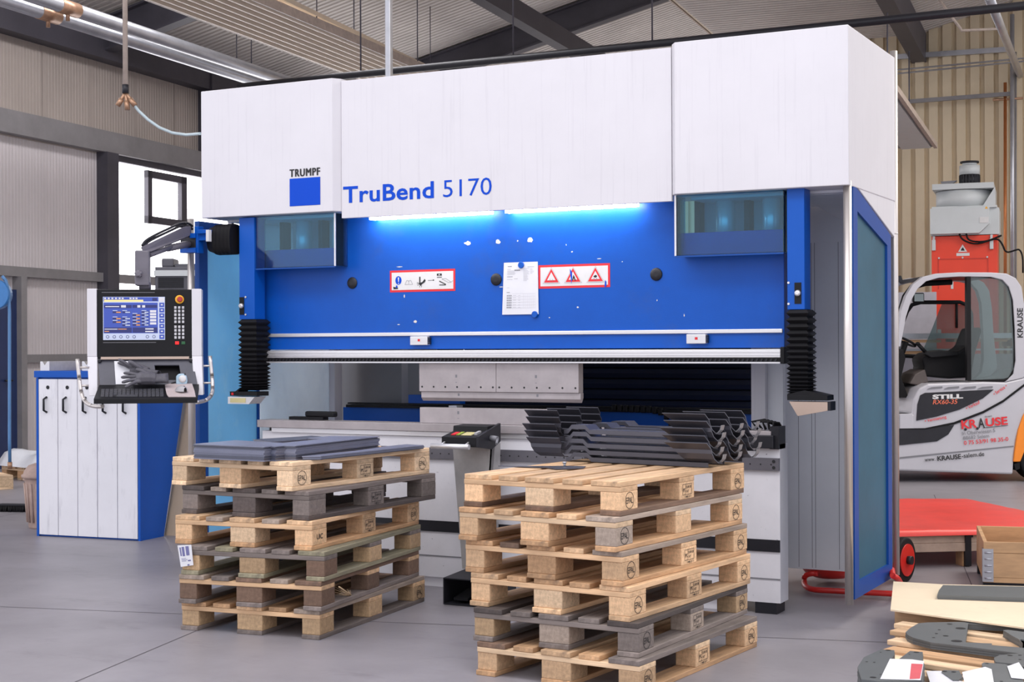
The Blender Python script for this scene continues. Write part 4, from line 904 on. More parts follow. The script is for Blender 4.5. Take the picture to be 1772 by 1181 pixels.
# the paper tag nailed to the left stack
o = on_z(327, 985, .52); rt_ = empty('pallet_tag', (0, 0, 0)); bpy.data.objects.remove(rt_)
A = Vector((-4.196, 6.070, 0)); ca, sa = math.cos(.139), math.sin(.139)
def lp(x, y, z, o=LST[2]): a = o[1]; return Vector((o[0][0] + math.cos(a) * x - math.sin(a) * y, o[0][1] + math.sin(a) * x + math.cos(a) * y, z))
q0 = lp(-.795, -.016, .335); tg = empty('pallet_tag', q0); tag(tg, 'white paper tag on the left corner of the left pallet stack', 'paper tag')
m = MB(q0); c4 = [lp(-.815, -.014, .435), lp(-.735, -.014, .442), lp(-.722, -.016, .340), lp(-.795, -.016, .328)]
m.prism([c4[3], c4[2], c4[1], c4[0]], (0, -.001, 0)); m.build('tag_sheet', M_paper, tg)
m = MB(q0)
for u0, u1, v0, v1 in ((.12, .22, .1, .5), (.28, .46, .08, .52), (.56, .80, .06, .5), (.15, .5, .62, .64), (.15, .6, .68, .70), (.15, .5, .74, .76), (.62, .85, .72, .78), (.55, .7, .92, .99)):
    pq = lambda u, v: c4[0].lerp(c4[1], u).lerp(c4[3].lerp(c4[2], u), v) + Vector((0, -.0018, 0))
    flat(m, [pq(u0, v1), pq(u1, v1), pq(u1, v0), pq(u0, v0)])
m.build('tag_print', mat('tag_ink', (0.16, 0.16, 0.34), 0.6), tg)
# straw splinters sticking out of the left stack
m = MB(lp(.0, .3, .20)); b0 = lp(-.02, .34, .165)
for i in range(11):
    d = Vector((random.uniform(-.10, .03), random.uniform(-.10, .02), random.uniform(.0, .07))); m.cyl(b0, b0 + d, .0018, .0008, n=5)
b1 = lp(.0, .16, .24); m.cyl(b1, b0 + Vector((0, 0, .004)), .004, .003, n=6)
tag(m.build('wood_splinters', mat('splinter', (.66, .48, .30), .8)), 'broken pale wood splinters hanging out of the left pallet stack', 'splinters')

# ------------------------------------------------------------------ steel blanks on the left stack
L5 = ((-4.373, 6.055), -.062); ZT = .1446 * 5 + .144
def sheet(poly, z, t, o, jx, jy, ja, name, lab, grp, mtl=M_sheet):
    (ox, oy), a = o; a += ja
    loc = Vector((ox + math.cos(a) * jx - math.sin(a) * jy, oy + math.sin(a) * jx + math.cos(a) * jy, z))
    r = MB(); r.prism([(x, y, 0) for x, y in poly], (0, 0, t)); ob = r.build(name, mtl); ob.location = loc; ob.rotation_euler = (0, 0, a); tag(ob, lab, 'steel sheet', grp); return ob
U1 = [(-.60, -.05), (-.135, -.05), (-.135, .0), (-.105, .0), (-.105, .07), (-.05, .09), (-.13, .90), (-.40, .80), (-.40, .62), (-.27, .60), (-.245, .22), (-.62, .28)]
rs = random.Random(11)
for i in range(16):
    sheet(U1, ZT + .001 + i * .0047, .0042, L5, rs.uniform(-.006, .006), rs.uniform(-.006, .006), rs.uniform(-.005, .005), 'steel_blank', 'thin blue-grey steel blank in the pile at the front of the left stack', 'steel blanks in the front pile')
B1 = [(-.79, .62), (-.56, .50), (-.50, .98), (-.72, 1.05)]
for i in range(10):
    sheet(B1, ZT + .001 + i * .0056, .005, L5, rs.uniform(-.005, .005), rs.uniform(-.006, .006), rs.uniform(-.01, .01), 'steel_blank', 'steel blank in the small pile at the back left of the left stack', 'steel blanks at the back left')
R1 = [(-.035, .12), (.035, .18), (.03, 1.10), (-.10, 1.12), (-.10, .95), (-.03, .55)]
for i in range(4):
    sheet(R1, ZT + .001 + i * .0052, .0048, L5, rs.uniform(-.002, .002), rs.uniform(-.004, .004), 0, 'steel_strip', 'dark steel strip along the right edge of the left stack', 'steel strips on the right edge')

# ------------------------------------------------------------------ bent steel brackets on the right stack
R5 = ((-2.482, 5.740), -.109)
def bracket_parts(root):
    th = .003
    line = [(-.80, -.0), (-.775, .004), (-.755, .026), (-.68, .026), (-.655, .004), (-.03, .002)]
    m = MB(); m.strip([(x, .03, z) for x, z in line], (0, .10, 0), th); m.strip([(x, .03, z) for x, z in line], (0, 0, -.018), th); m.build('arm', M_bent, root)
    prof = [(.085, .0), (.045, .004), (.012, .024), (.0, .050), (-.0, .068), (-.034, .098)]
    for k_, x0, x1 in ((0, -.99, -.80), (1, -.225, -.005)):
        m = MB(); a = []; n = len(prof)
        for (y, z) in prof:
            f_ = 1 - z / .098; a.append((x0 + (.035 * f_ * f_ if k_ == 0 else .10 * f_), x1 - (.02 * f_ if k_ == 0 else -.02 * f_), y, z))
        for off in (0, th):
            v = [(m._v((xl, y + off, z + off)), m._v((xr, y + off, z + off))) for xl, xr, y, z in a]
            for p, q in zip(v, v[1:]): m._f([p[0], p[1], q[1], q[0]])
            if off == 0: va = v
        for i in range(n - 1):
            for s_ in (0, 1): m._f([va[i][s_], va[i + 1][s_], v[i + 1][s_], v[i][s_]])
        m._f([va[0][0], va[0][1], v[0][1], v[0][0]]); m._f([va[-1][0], va[-1][1], v[-1][1], v[-1][0]])
        m.build('flange', M_bent, root)
    m = MB(); m.strip([(-.03, .06, .003), (.012, .06, .006), (.028, .06, .022), (.034, .06, .044)], (0, .035, 0), th); plab(m.build('end_tab', mat('bright_tab', (.40, .40, .42), .3, metal=.6), root), 'brighter folded end tab')
(ox, oy), a5 = R5; first = None
row_y = (.80, .995, 1.19); row_n = ('front', 'middle', 'rear'); lev_n = ('lowest', 'second from below', 'third from below', 'fourth from below', 'topmost')
for ri, ry in enumerate(row_y):
    for lv in range(5):
        jx, jy = rs.uniform(-.008, .008), rs.uniform(-.002, .002)
        if lv == 2: jx -= .012
        lx, ly = jx + .02 + .0 * ri, ry + jy - .01
        loc = (ox + math.cos(a5) * lx - math.sin(a5) * ly, oy + math.sin(a5) * lx + math.cos(a5) * ly, ZT + .019 + lv * .0335)
        if first is None: r = first = empty('bent_bracket', loc, a5); bracket_parts(r)
        else:
            r = first.copy(); COL.objects.link(r); r.location = loc
            for ch in list(first.children):
                c = ch.copy(); COL.objects.link(c); c.parent = r
        tag(r, '%s bent steel bracket in the %s nest on the right pallet stack' % (lev_n[lv], row_n[ri]), 'steel bracket', 'bent steel brackets')
# thin steel offcut with a bolt lying on the right stack
def lr(x, y, z, o=R5): a = o[1]; return Vector((o[0][0] + math.cos(a) * x - math.sin(a) * y, o[0][1] + math.sin(a) * x + math.cos(a) * y, z))
p0, p1, p2, p3 = (on_z(x, y, ZT + .004) for x, y in ((860, 808), (948, 811), (1014, 809), (960, 806)))
m = MB(p0); m.prism([on_z(x, y, ZT + .003) for x, y in ((862, 807.5), (945, 810.5), (962, 813), (1010, 811.5), (1014, 808.5), (985, 807.5), (950, 808))], (0, 0, .003)); b = m.build('steel_offcut', M_bent); tag(b, 'thin steel offcut lying on top of the right pallet stack', 'steel offcut')
c = on_z(977, 807, ZT + .0066); m = MB(c); m.cyl(c, c + UZ * .012, .006, n=10); m.cyl(c + UZ * .012, c + UZ * .02, .010, n=6); tag(m.build('hex_bolt', M_zinc), 'small bolt standing on the thin steel offcut', 'bolt')

# ================================================================== TOOL CABINET (left)
A, B = on_z(65, 928, 0), on_z(243, 937, 0); ang = math.atan2(B.y - A.y, B.x - A.x); Wc = (B - A).length; Hc = 1.262
tc = empty('tool_cabinet', A, ang); tag(tc, 'blue tool cabinet with five white pull-out fronts at left', 'cabinet')
m = MB(); m.prism([(0, .02, 0), (0, .30, 0), (0, .62, Hc - .05), (0, .02, Hc - .05)], (Wc, 0, 0)); m.build('body', M_blue_plain, tc)
m = MB(); m.box((-.012, -.02, Hc - .05), (Wc + .012, .66, Hc), bev=.003); m.build('top', M_blue_plain, tc)
m = MB()
for x in (-.004, Wc - .016): m.box((x, -.004, 0), (x + .020, .03, Hc - .051))
m.build('bracket', M_blue_plain, tc)
for i in range(5):
    x0, x1 = .018 + (Wc - .036) * i / 5, .018 + (Wc - .036) * (i + 1) / 5
    m = MB(); m.box((x0 + .003, -.006, .014), (x1 - .003, .015, Hc - .062), bev=.002); dpart = m.build('drawer_front', M_front, tc)
    xc = (x0 + x1) / 2
    m = MB(); m.lathe((xc, -.0065, Hc - .125), [(.014, 0), (.014, -.004), (.007, -.005)], axis='y', n=16); m.build('lock', M_dgrey, dpart)
    m = MB(); m.tube([(xc - .012, -.006, Hc - .20), (xc - .018, -.035, Hc - .215), (xc - .018, -.035, Hc - .30), (xc - .012, -.006, Hc - .315)], .0085, n=10); m.build('handle', M_dgrey, dpart)
def vdie(x, y, L, lab, h=.072, z=Hc):
    m = MB(); m.prism([(0, 0, 0), (.085, 0, 0), (.085, 0, h), (.066, 0, h), (.0425, 0, h - .028), (.019, 0, h), (0, 0, h)], (0, L, 0)); o = m.build('v_die', M_alu, None, .001)
    M4 = Matrix.Translation(A) @ Matrix.Rotation(ang, 4, 'Z') @ Matrix.Translation((x, y, z)); o.matrix_world = M4; tag(o, lab, 'die tool', 'die tools on the cabinet'); return o
vdie(.0, .04, .38, 'V-notched steel die at the left front edge of the cabinet top')
vdie(.37, .06, .36, 'V-notched steel die beside the console on the cabinet top')
m = MB(); m.prism([(0, 0, 0), (.055, 0, 0), (.055, 0, .03), (.085, 0, .045), (.085, 0, .105), (0, 0, .105)], (0, .3, 0)); o = m.build('stepped_die', M_steel); o.matrix_world = Matrix.Translation(A) @ Matrix.Rotation(ang, 4, 'Z') @ Matrix.Translation((.26, .34, Hc + .0005)); tag(o, 'stepped steel die block standing behind the V dies on the cabinet', 'die tool', 'die tools on the cabinet')
m = MB(); m.box((0, 0, 0), (.55, .07, .09), bev=.002); o = m.build('steel_bar', M_steel); o.matrix_world = Matrix.Translation(A) @ Matrix.Rotation(ang, 4, 'Z') @ Matrix.Translation((.36, .50, Hc + .0005)); tag(o, 'long steel bar lying at the back of the cabinet top', 'steel bar')
# cardboard sheet leaning behind the cabinet
q0 = on_z(280, 935, 0); q1 = on_z(305, 933, 0); q0 = A + Vector((math.cos(ang), math.sin(ang), 0)) * (Wc - .03) + Vector((-math.sin(ang), math.cos(ang), 0)) * .35
ex, ey = Vector((math.cos(ang), math.sin(ang), 0)), Vector((-math.sin(ang), math.cos(ang), 0))
m = MB(q0); m.prism([q0, q0 + ex * .42, q0 + ex * .42 + ey * .36 + UZ * 1.22, q0 + ey * .36 + UZ * 1.22], ey * .012 ); tag(m.build('cardboard_sheet', M_card), 'brown cardboard sheet leaning against the back of the tool cabinet', 'cardboard')

# ================================================================== OPERATOR CONSOLE
DC = 9.0; PXM = DC / FPX
Ca = YAW + math.radians(9)
c0 = at_d(252, 700, DC); CO = Vector((c0.x, c0.y, 0)); con = empty('operator_console', (CO.x, CO.y, 1.10), Ca); tag(con, 'black and white operator console with screen on a grey swing arm', 'control console')
def cx(px): return (px - 252) * PXM / math.cos(math.radians(9))
def cz(py): return CAMH + (602.8 - py) * PXM - 1.10
# upper housing
m = MB(); m.box((cx(171), .0, cz(621)), (cx(331), .16, cz(501)), bev=.004); up_ = m.build('screen_housing', M_black, con)
for (a, b) in ((156, 172), (330, 346.5)):
    s_ = 1 if a < 200 else -1
    m = MB(); x0, x1 = cx(a), cx(b); d0 = .008
    P = [(x0, -.012, cz(500)), (x1, -.012, cz(500)), (x1, -.012, cz(617)), (x0, -.012, cz(617))]
    m.prism(P, (0, .18, 0)); m.prism([(x0, -.012, cz(617)), (x1 + .002, -.012, cz(617)), (x1 + .012, -.10, cz(684)), (x0 + .02, -.10, cz(684))], (0, .15, .0)); m.build('side_cheek', M_white, con, .003)
m = MB(); m.box((cx(173), -.002, cz(506)), (cx(330), 0, cz(620))); 
m = MB(); e = .0012
for (a, b, c, d) in ((180, 268, 506, 506.8), (182, 270, 592.5, 593.3)): flat(m, [(cx(a), -e, cz(d)), (cx(b), -e, cz(d)), (cx(b), -e, cz(c)), (cx(a), -e, cz(c))])
m.build('engraved_line', M_mgrey, up_)
m = MB()
def sq(a, b, c, d, mi, dy=0.0): m.mi = mi; flat(m, [(cx(a), -.003 - dy, cz(d)), (cx(b), -.003 - dy, cz(d)), (cx(b), -.003 - dy, cz(c)), (cx(a), -.003 - dy, cz(c))])
sq(182, 285, 514, 588.5, 1); sq(183, 274, 514.5, 522, 0, .0003); sq(183, 273, 524, 577, 0, .0003); sq(184, 249, 519, 522.5, 4, .0006); sq(264, 272, 516, 521, 2, .0006); sq(184, 229.5, 528, 533.5, 2, .0006); sq(184, 229.5, 567, 576, 2, .0006); sq(231, 272, 528, 533, 2, .0006); sq(231, 272, 567, 576, 2, .0006)
for (a, b, y) in ((198, 212, 539), (214, 227.5, 539), (198, 212, 550), (214, 227.5, 550), (198, 212, 556), (214, 227.5, 556), (214, 227.5, 561.5), (231, 244, 544), (246, 258, 544), (231, 244, 550), (246, 258, 550), (231, 244, 555.5), (246, 258, 555.5), (231, 244, 561), (246, 258, 561), (246, 258, 539)):
    o_ = a in (198, 231); sq(a, b, y, y + 3.2, 2, .0006); sq(a + (6 if o_ else 5), b - .6, y + .8, y + 2.6, 3 if o_ else 1, .0009); sq(a, a + 8, y - 1.8, y - .7, 1, .0009)
for a, b, y, h in ((212, 220, 528.5, 4), (239, 244, 528.5, 4), (247, 252, 528.5, 4)): sq(a, b, y, y + h, 5, .0009)
for y in (537, 542, 547, 552.5, 558): sq(260, 270.5, y, y + 4, 5, .0009)
for i, a in enumerate((189.5, 200.5, 211.5, 222.5, 233.5, 255.5, 266.5)):
    m.mi = 2; flat(m, [(cx(a) + math.cos(2 * PI * k_ / 12) * .0095, -.0038, cz(583) + math.sin(2 * PI * k_ / 12) * .0095) for k_ in range(12)]); m.mi = 1; flat(m, [(cx(a) + math.cos(2 * PI * k_ / 12) * .0065, -.0042, cz(583) + math.sin(2 * PI * k_ / 12) * .0065) for k_ in range(12)])
for i in range(8): sq(275.5, 284, 515 + i * 9.2, 522.6 + i * 9.2, 0 if i else 5, .0004); sq(278, 281.5, 517.5 + i * 9.2, 519.6 + i * 9.2, 5, .0008)
for i, a in enumerate((184, 190, 196, 202, 208, 213, 226, 231, 236)): sq(a, a + 3.4, 515.5, 518, 5, .0008)
sq(184.5, 206, 569.2, 570.4, 5, .0009); sq(207, 221, 569.2, 570.4, 3, .0009); sq(184.5, 192, 573, 574.2, 3, .0009); sq(252, 266, 568.5, 570.6, 5, .0009); sq(252, 266, 573, 575, 5, .0009); sq(186, 209, 530, 531.6, 5, .0009)
m.build('screen', [M_scr, M_scrl, M_scrd, M_scro, M_scry, M_paper], up_)
m = MB(); C = (cx(309.5), 0, cz(518.5)); m.lathe(C, [(.026, 0), (.026, -.006), (.022, -.008)], axis='y'); es = m.build('emergency_stop', M_yellow, up_)
m = MB(); m.lathe((C[0] + .004, -.008, C[2]), [(.010, 0), (.010, -.012), (.016, -.016), (.0165, -.024), (.012, -.029)], axis='y', n=22); m.build('stop_knob', mat('dull_red_knob', (.42, .03, .03), .4), es)
for blk, (yy, n) in enumerate(((532.5, 5), (566, 4))):
    for r_ in range(n):
        for c_ in range(3):
            x = cx(302.5 + c_ * 6.4); z = cz(yy + r_ * 6.2); m = MB(); m.box((x - .0068, -.004, z - .0078), (x + .0068, .0, z + .0078), bev=.001); m.build('key', M_key, up_)
for x, mt, nm in ((305, M_btn_red, 'red_key'), (315.5, M_btn_grn, 'green_key')):
    m = MB(); m.box((cx(x) - .011, -.004, cz(594) - .009), (cx(x) + .011, 0, cz(594) + .009), bev=.001); m.build(nm, mt, up_)
# slanted lower panel with a recess, tray with keyboard
m = MB(); T0_, T1_ = (-.0, cz(622)), (-.10, cz(668))
xa, xb, xc, xd = cx(173), cx(331), cx(180), cx(341)
N_rec = [(cx(266), cx(309), .20, .80)]
def pl(u, v, o=0): # panel point: u 0..1 across, v 0 top..1 bottom
    xl, xr = xa + (xc - xa) * v, xb + (xd - xb) * v; return (xl + (xr - xl) * u, T0_[0] + (T1_[0] - T0_[0]) * v - o * .4, T0_[1] + (T1_[1] - T0_[1]) * v + o * .6)
u0, u1, v0, v1 = .585, .845, .22, .78
for (a, b, c, d) in ((0, 1, 0, v0), (0, 1, v1, 1), (0, u0, v0, v1), (u1, 1, v0, v1)): m.prism([pl(a, d), pl(b, d), pl(b, c), pl(a, c)], (0, .006, -.006))
m.prism([pl(u0, v1), pl(u1, v1), pl(u1, v0), pl(u0, v0)], (0, .0, 0)) if False else None
lp_ = m.build('lower_panel', mat('console_panel', (.075, .075, .098), .5, var=.2), con)
m = MB(); q = [Vector(pl(*uv)) + Vector((0, .05, -.005)) for uv in ((u0, v1), (u1, v1), (u1, v0), (u0, v0))]; m.prism(q, (0, .004, 0)); 
for a, b in ((0, 1), (1, 2), (2, 3), (3, 0)):
    qa, qb = q[a], q[b]; e_ = Vector((0, .05, -.005)); flat(m, [qa, qb, qb - e_, qa - e_])
m.build('recess', M_rubber, lp_)
m = MB(); m.box((xa + .02, -.02, cz(622)), (xb - .02, .02, cz(617.5))); m.build('wooden_strip', M_bronze, con)
for u in (.02, .98): m = MB(); m.lathe(Vector(pl(u, .06)) + Vector((0, -.002, 0)), [(.011, 0), (.011, -.012), (.006, -.016)], axis='y', n=14); m.build('knob', M_dgrey, con)
ty0, ty1 = -.10, -.40; zt0, zt1 = cz(665), cz(688) + .007
tx = lambda a, y: cx(a) + 0.0
def tp(u, v, o=0): # tray surface: v 0 back .. 1 front
    xl, xr = cx(178) + (cx(179) - cx(178)) * v - .0, cx(343) + (cx(344) - cx(343)) * v; z = zt0 + (zt1 - zt0) * v
    return Vector((xl + (xr - xl) * u, ty0 + (ty1 - ty0) * v, z + o))
m = MB(); m.prism([tp(0, 1, -.03), tp(1, 1, -.03), tp(1, 0, -.03), tp(0, 0, -.03)], (0, 0, .03)); tray = m.build('tray', M_black, con, .003)
m = MB()
for r_ in range(5):
    for c_ in range(15):
        if r_ == 4 and 3 < c_ < 9: continue
        u = .045 + c_ * .041 + r_ * .004; v = .38 + r_ * .105
        a, b, c_2, d = tp(u, v + .085, .0005), tp(u + .034, v + .085, .0005), tp(u + .034, v, .0005), tp(u, v, .0005); m.prism([a, b, c_2, d], (0, 0, .006))
a, b, c_2, d = (tp(*q, .0005) for q in ((.185, .885), (.42, .885), (.42, .80), (.185, .80))); m.prism([a, b, c_2, d], (0, 0, .006))
ky = m.build('keyboard', mat('keyboard_keys', (.055, .055, .065), .5), tray)
m = MB(); m.prism([tp(.70, .92, .0004), tp(.705, .92, .0004), tp(.665, .36, .0004), tp(.66, .36, .0004)], (0, 0, .003)); m.build('tray_rib', M_rubber, tray)
for (sx, rx) in ((-1, 146), (1, 362)):
    m = MB()
    if sx < 0: pts = [(140, 621, -.03), (142, 640, -.04), (145, 668, -.06), (150, 688, -.10), (160, 700, -.16), (176, 703.5, -.24), (188, 703, -.30)]
    else: pts = [(361, 617, -.03), (363.5, 640, -.04), (366, 665, -.06), (367, 682, -.10), (361, 693, -.16), (350, 697, -.24), (344, 697.5, -.30)]
    P = []
    for (px, py, yy) in pts:
        k_ = 1 + yy / DC; P.append(Vector((cx(px) * k_ - math.sin(math.radians(9)) * 0 , yy, (cz(py) + 1.10 - CAMH) * k_ + CAMH - 1.10)))
    sm_ = [P[0]]
    for i in range(1, len(P) - 1): sm_ += arc((P[i - 1] + P[i]) / 2, P[i], (P[i] + P[i + 1]) / 2, 4)
    sm_.append(P[-1]); m.tube(sm_, .0115, n=14)
    gr = m.build('grab_rail', M_stainless, con)
    for py in (635, 664):
        m = MB(); i_ = min(range(len(sm_)), key=lambda i: abs(sm_[i].z - cz(py))); q = sm_[i_]; m.cyl(q, (cx(160 if sx < 0 else 350), q.y, q.z), .0065, n=10); m.build('rail_stub', M_stainless, gr)
# head tube, swivel block and arm
xh = cx(250); zh = cz(500)
m = MB(); m.cyl((xh, .08, zh), (xh, .08, zh + .04), .036, n=20); nk = m.build('swivel_neck', M_arm, con)
m = MB(); m.box((xh - .055, .02, zh + .02), (xh + .03, .14, cz(433)), bev=.008); sb = m.build('swivel_block', M_arm, con)
m = MB()
for i in range(5):
    a = 2 * PI * i / 5 + .3; m.cyl((xh - .03, -.005, cz(474)), (xh - .03 + .022 * math.cos(a), -.012, cz(474) + .022 * math.sin(a)), .013, .009, n=10)
m.lathe((xh - .03, .02, cz(474)), [(.01, 0), (.02, -.03), (.012, -.042)], axis='y', n=14); m.build('star_knob', M_arm, sb)
M_ci = (Matrix.Translation((CO.x, CO.y, 1.10)) @ Matrix.Rotation(Ca, 4, 'Z')).inverted()
TA = M_ci @ on_y(331, 396, 7.60); TB = Vector((xh - .005, .08, cz(433)))
def armpt(px, py, f): # point between swivel (f=0) and bracket (f=1)
    D = (DC + .05) * (1 - f) + 9.55 * f; return M_ci @ at_d(px, py, D)
A0, A1 = armpt(247, 437, 0), armpt(331, 398, 1); d = (A1 - A0).normalized(); nrm = d.cross(Vector((0, 1, 0))).normalized()
m = MB(); wv = Vector((0, .05, 0))
m.prism([A0 - nrm * .0 - wv / 2 + UZ * .0, armpt(262, 436, .1) - wv / 2, armpt(331, 408, 1) - wv / 2, armpt(331, 392, 1) - wv / 2, armpt(318, 393, .85) - wv / 2, armpt(245, 428, 0) - wv / 2], wv); m.build('upper_arm', M_arm, con, .004)
m = MB(); m.cyl(armpt(258, 442, .1), armpt(296, 428, .6), .016, n=14); m.cyl(armpt(290, 430, .55), armpt(329, 422, 1), .022, n=14); m.build('gas_strut', M_arm, con)
for k_, dy in enumerate((0, 5)):
    m = MB(); P = [armpt(x, y - dy, f_) for x, y, f_ in ((246, 430, 0), (252, 421, .1), (272, 410, .3), (296, 399, .6), (312, 391, .8), (326, 391, .95), (333, 397, 1))]
    s2 = [P[0]]
    for i in range(1, len(P) - 1): s2 += arc((P[i - 1] + P[i]) / 2, P[i], (P[i] + P[i + 1]) / 2, 3)
    m.tube(s2 + [P[-1]], .008, n=8); m.build('arm_cable', M_dgrey, con)
BR = Matrix.Rotation(-Ca, 4, 'Z')
def wb(px0, py0, px1, py1, y0, y1, mtl, nm):
    a, b = on_y(px0, py0, y0), on_y(px1, py1, y0); m = MB()
    Pp = [M_ci @ Vector(p) for p in ((a.x, y0, b.z), (b.x, y0, b.z), (b.x, y0, a.z), (a.x, y0, a.z))]; v = M_ci.to_3x3() @ Vector((0, y1 - y0, 0)); m.prism(Pp, v); return m.build(nm, mtl, con, .002)
br_ = wb(336, 392, 343, 438, 7.515, 7.57, M_blue_plain, 'arm_bracket'); wb(328, 404, 337, 412, 7.50, 7.57, M_blue_plain, 'bracket_lug'); wb(341, 398, 358, 404, 7.50, 7.56, M_blue_plain, 'bracket_lug'); wb(341, 404, 357, 416, 7.52, 7.55, M_blue_plain, 'bracket_lug'); wb(311, 430, 338, 437, 7.50, 7.57, M_blue_plain, 'bracket_lug'); wb(312, 410, 338, 430, 7.51, 7.56, M_dgrey, 'knuckle')
wb(356, 398, 361, 418, 7.44, 7.47, M_label_white, 'end_plate')
M_c = M_ci.inverted()
# loose things on the console
def cw(p): return M_c @ Vector(p)
q = [Vector(pl(*uv, .004)) + Vector((0, -.004, .002)) for uv in ((.16, .95), (.335, .95), (.335, .10), (.17, .10))]
o = cw(q[0]); m = MB(); m.prism([cw(p) - o for p in q], (0, 0, .0012)); ob = m.build('note_sheet', M_paper); ob.location = o; tag(ob, 'white note sheet leaning on the sloped panel of the console', 'paper')
q = [tp(u, v, .001) for u, v in ((.72, .94), (.985, .96), (.965, .55), (.93, .02), (.70, .02), (.66, .1), (.68, .5), (.70, .8))]; o = cw(q[0]); m = MB(); m.prism([cw(p) - o for p in q], (0, 0, .004)); ob = m.build('mouse_pad', mat('worn_pad', (.50, .42, .42), .8, var=.2)); ob.location = o; tag(ob, 'worn pale mouse pad on the console tray', 'mouse pad')
o = cw(tp(.835, .60, .005)); ms = empty('computer_mouse', o, Ca + .5); tag(ms, 'grey computer mouse on the worn pad', 'mouse')
m = MB(); rings = []
for i in range(9):
    f_ = i / 8; rings.append((math.sin(PI * (0.04 + .92 * f_)) ** .6 * .032, -.055 + .11 * f_))
for q in range(len(rings)): pass
prev = None
for r_, y in rings:
    hgt = .036 * (1 - ((y + .012) / .075) ** 2); ring = [m._v((r_ * math.cos(PI * k_ / 10), y, max(.004, hgt) * math.sin(PI * k_ / 10) ** .7)) for k_ in range(11)]
    if prev:
        for k_ in range(10): m._f([prev[k_], prev[k_ + 1], ring[k_ + 1], ring[k_]], True)
    prev = ring
m.build('shell', mat('mouse_grey', (.40, .39, .41), .35), ms)
m = MB(); m.box((-.002, -.045, .0285), (.002, -.012, .033)); m.build('scroll_wheel', M_black, ms)
m = MB(); m.tube([(0, .05, .008), (-.03, .09, .006), (-.08, .11, .006), (-.12, .13, .004)], .002, n=6); m.build('mouse_cable', M_black, ms)
# tape measure and keys
o = cw(tp(.825, .06, .002)); tm = empty('tape_measure', o, Ca); tag(tm, 'pale blue and white tape measure beside the gloves on the console', 'tape measure')
m = MB(); m.prism([(-.032, 0, .001), (.03, 0, .001), (.034, 0, .02), (.03, 0, .05), (.01, 0, .066), (-.018, 0, .064), (-.032, 0, .05)], (0, .04, 0)); m.build('case', mat('pale_blue_case', (.42, .58, .70), .4), tm, .006)
m = MB(); m.lathe((.006, -.001, .034), [(.022, 0), (.022, -.004), (.006, -.005)], axis='y', n=20); m.build('face_disc', M_label_white, tm)
m = MB(); m.box((-.05, .01, .001), (-.032, .03, .004)); m.build('tape_end', M_alu, tm)
o = cw(tp(.72, .02, .006)); m = MB(); m.cyl((0, 0, 0), (.07, 0, .02), .004, n=8); m.cyl((.07, 0, .02), (.085, 0, .026), .009, n=10); m.cyl((.075, 0, .02), (.082, -.01, .06), .0035, n=8); ob = m.build('small_key_set', M_dgrey); ob.location = o; ob.rotation_euler = (0, 0, Ca); tag(ob, 'small keys lying between gloves and tape measure', 'keys')
# work gloves
def glove(o, rz, lab, curl=.0, mir=1):
    r = empty('work_glove', o, rz); tag(r, lab, 'glove', 'pair of work gloves')
    m = MB()
    def limb(pts, rad): m.tube([Vector((x, y * mir, z)) for x, y, z in pts], 0, n=10, rad=rad)
    limb([(.02, 0, .022), (.06, 0, .026), (.10, .0, .026), (.125, 0, .022)], [.036, .040, .040, .032])
    for i, (y, L, sp) in enumerate(((-.038, .062, -.026), (-.0135, .078, -.010), (.0125, .076, .010), (.037, .060, .030))):
        limb([(.105, y * .8, .026), (.13, y, .028), (.13 + L * .5, y + sp * .5, .026 + curl * .5), (.13 + L * .9, y + sp, .018 + curl), (.135 + L, y + sp * 1.1, .016 + curl)], [.0120, .0105, .0105, .0100, .006])
    limb([(.05, -.03, .025), (.085, -.058, .032), (.115, -.072, .036), (.128, -.076, .036)], [.016, .0145, .0125, .007])
    bmesh.ops.recalc_face_normals(m.bm, faces=m.bm.faces)
    ob = m.build('hand', M_glove, r); rm = ob.modifiers.new('remesh', 'REMESH'); rm.mode = 'VOXEL'; rm.voxel_size = .003; rm.use_smooth_shade = True; sm = ob.modifiers.new('smooth', 'SMOOTH'); sm.iterations = 4
    m = MB(); prof = [(.03, .034), (.0, .033), (-.03, .036), (-.055, .040)]; rings = []
    for x, rr2 in prof: rings.append([m._v((x, math.cos(2 * PI * k_ / 18) * rr2, .026 + math.sin(2 * PI * k_ / 18) * rr2 * .62)) for k_ in range(18)])
    inner = [m._v((-.045, math.cos(2 * PI * k_ / 18) * .034, .026 + math.sin(2 * PI * k_ / 18) * .034 * .6)) for k_ in range(18)]; rings.append(inner); rings.append([m._v((.0, math.cos(2 * PI * k_ / 18) * .028, .026 + math.sin(2 * PI * k_ / 18) * .015)) for k_ in range(18)])
    for a, b in zip(rings, rings[1:]):
        for k_ in range(18): m._f([a[k_], a[(k_ + 1) % 18], b[(k_ + 1) % 18], b[k_]], True)
    m.build('cuff', M_glove, r); return r
g1 = glove(cw(tp(.60, .26, .036)), Ca + math.radians(188), 'grey work glove lying palm down on the console keyboard tray'); g1.rotation_euler[0] = -.62
g2 = glove(cw(tp(.50, .02, .045)), Ca + math.radians(160), 'grey work glove lying across the other glove on the console', .02, -1); g2.rotation_euler[0] = .55; g2.rotation_euler[1] = -.2

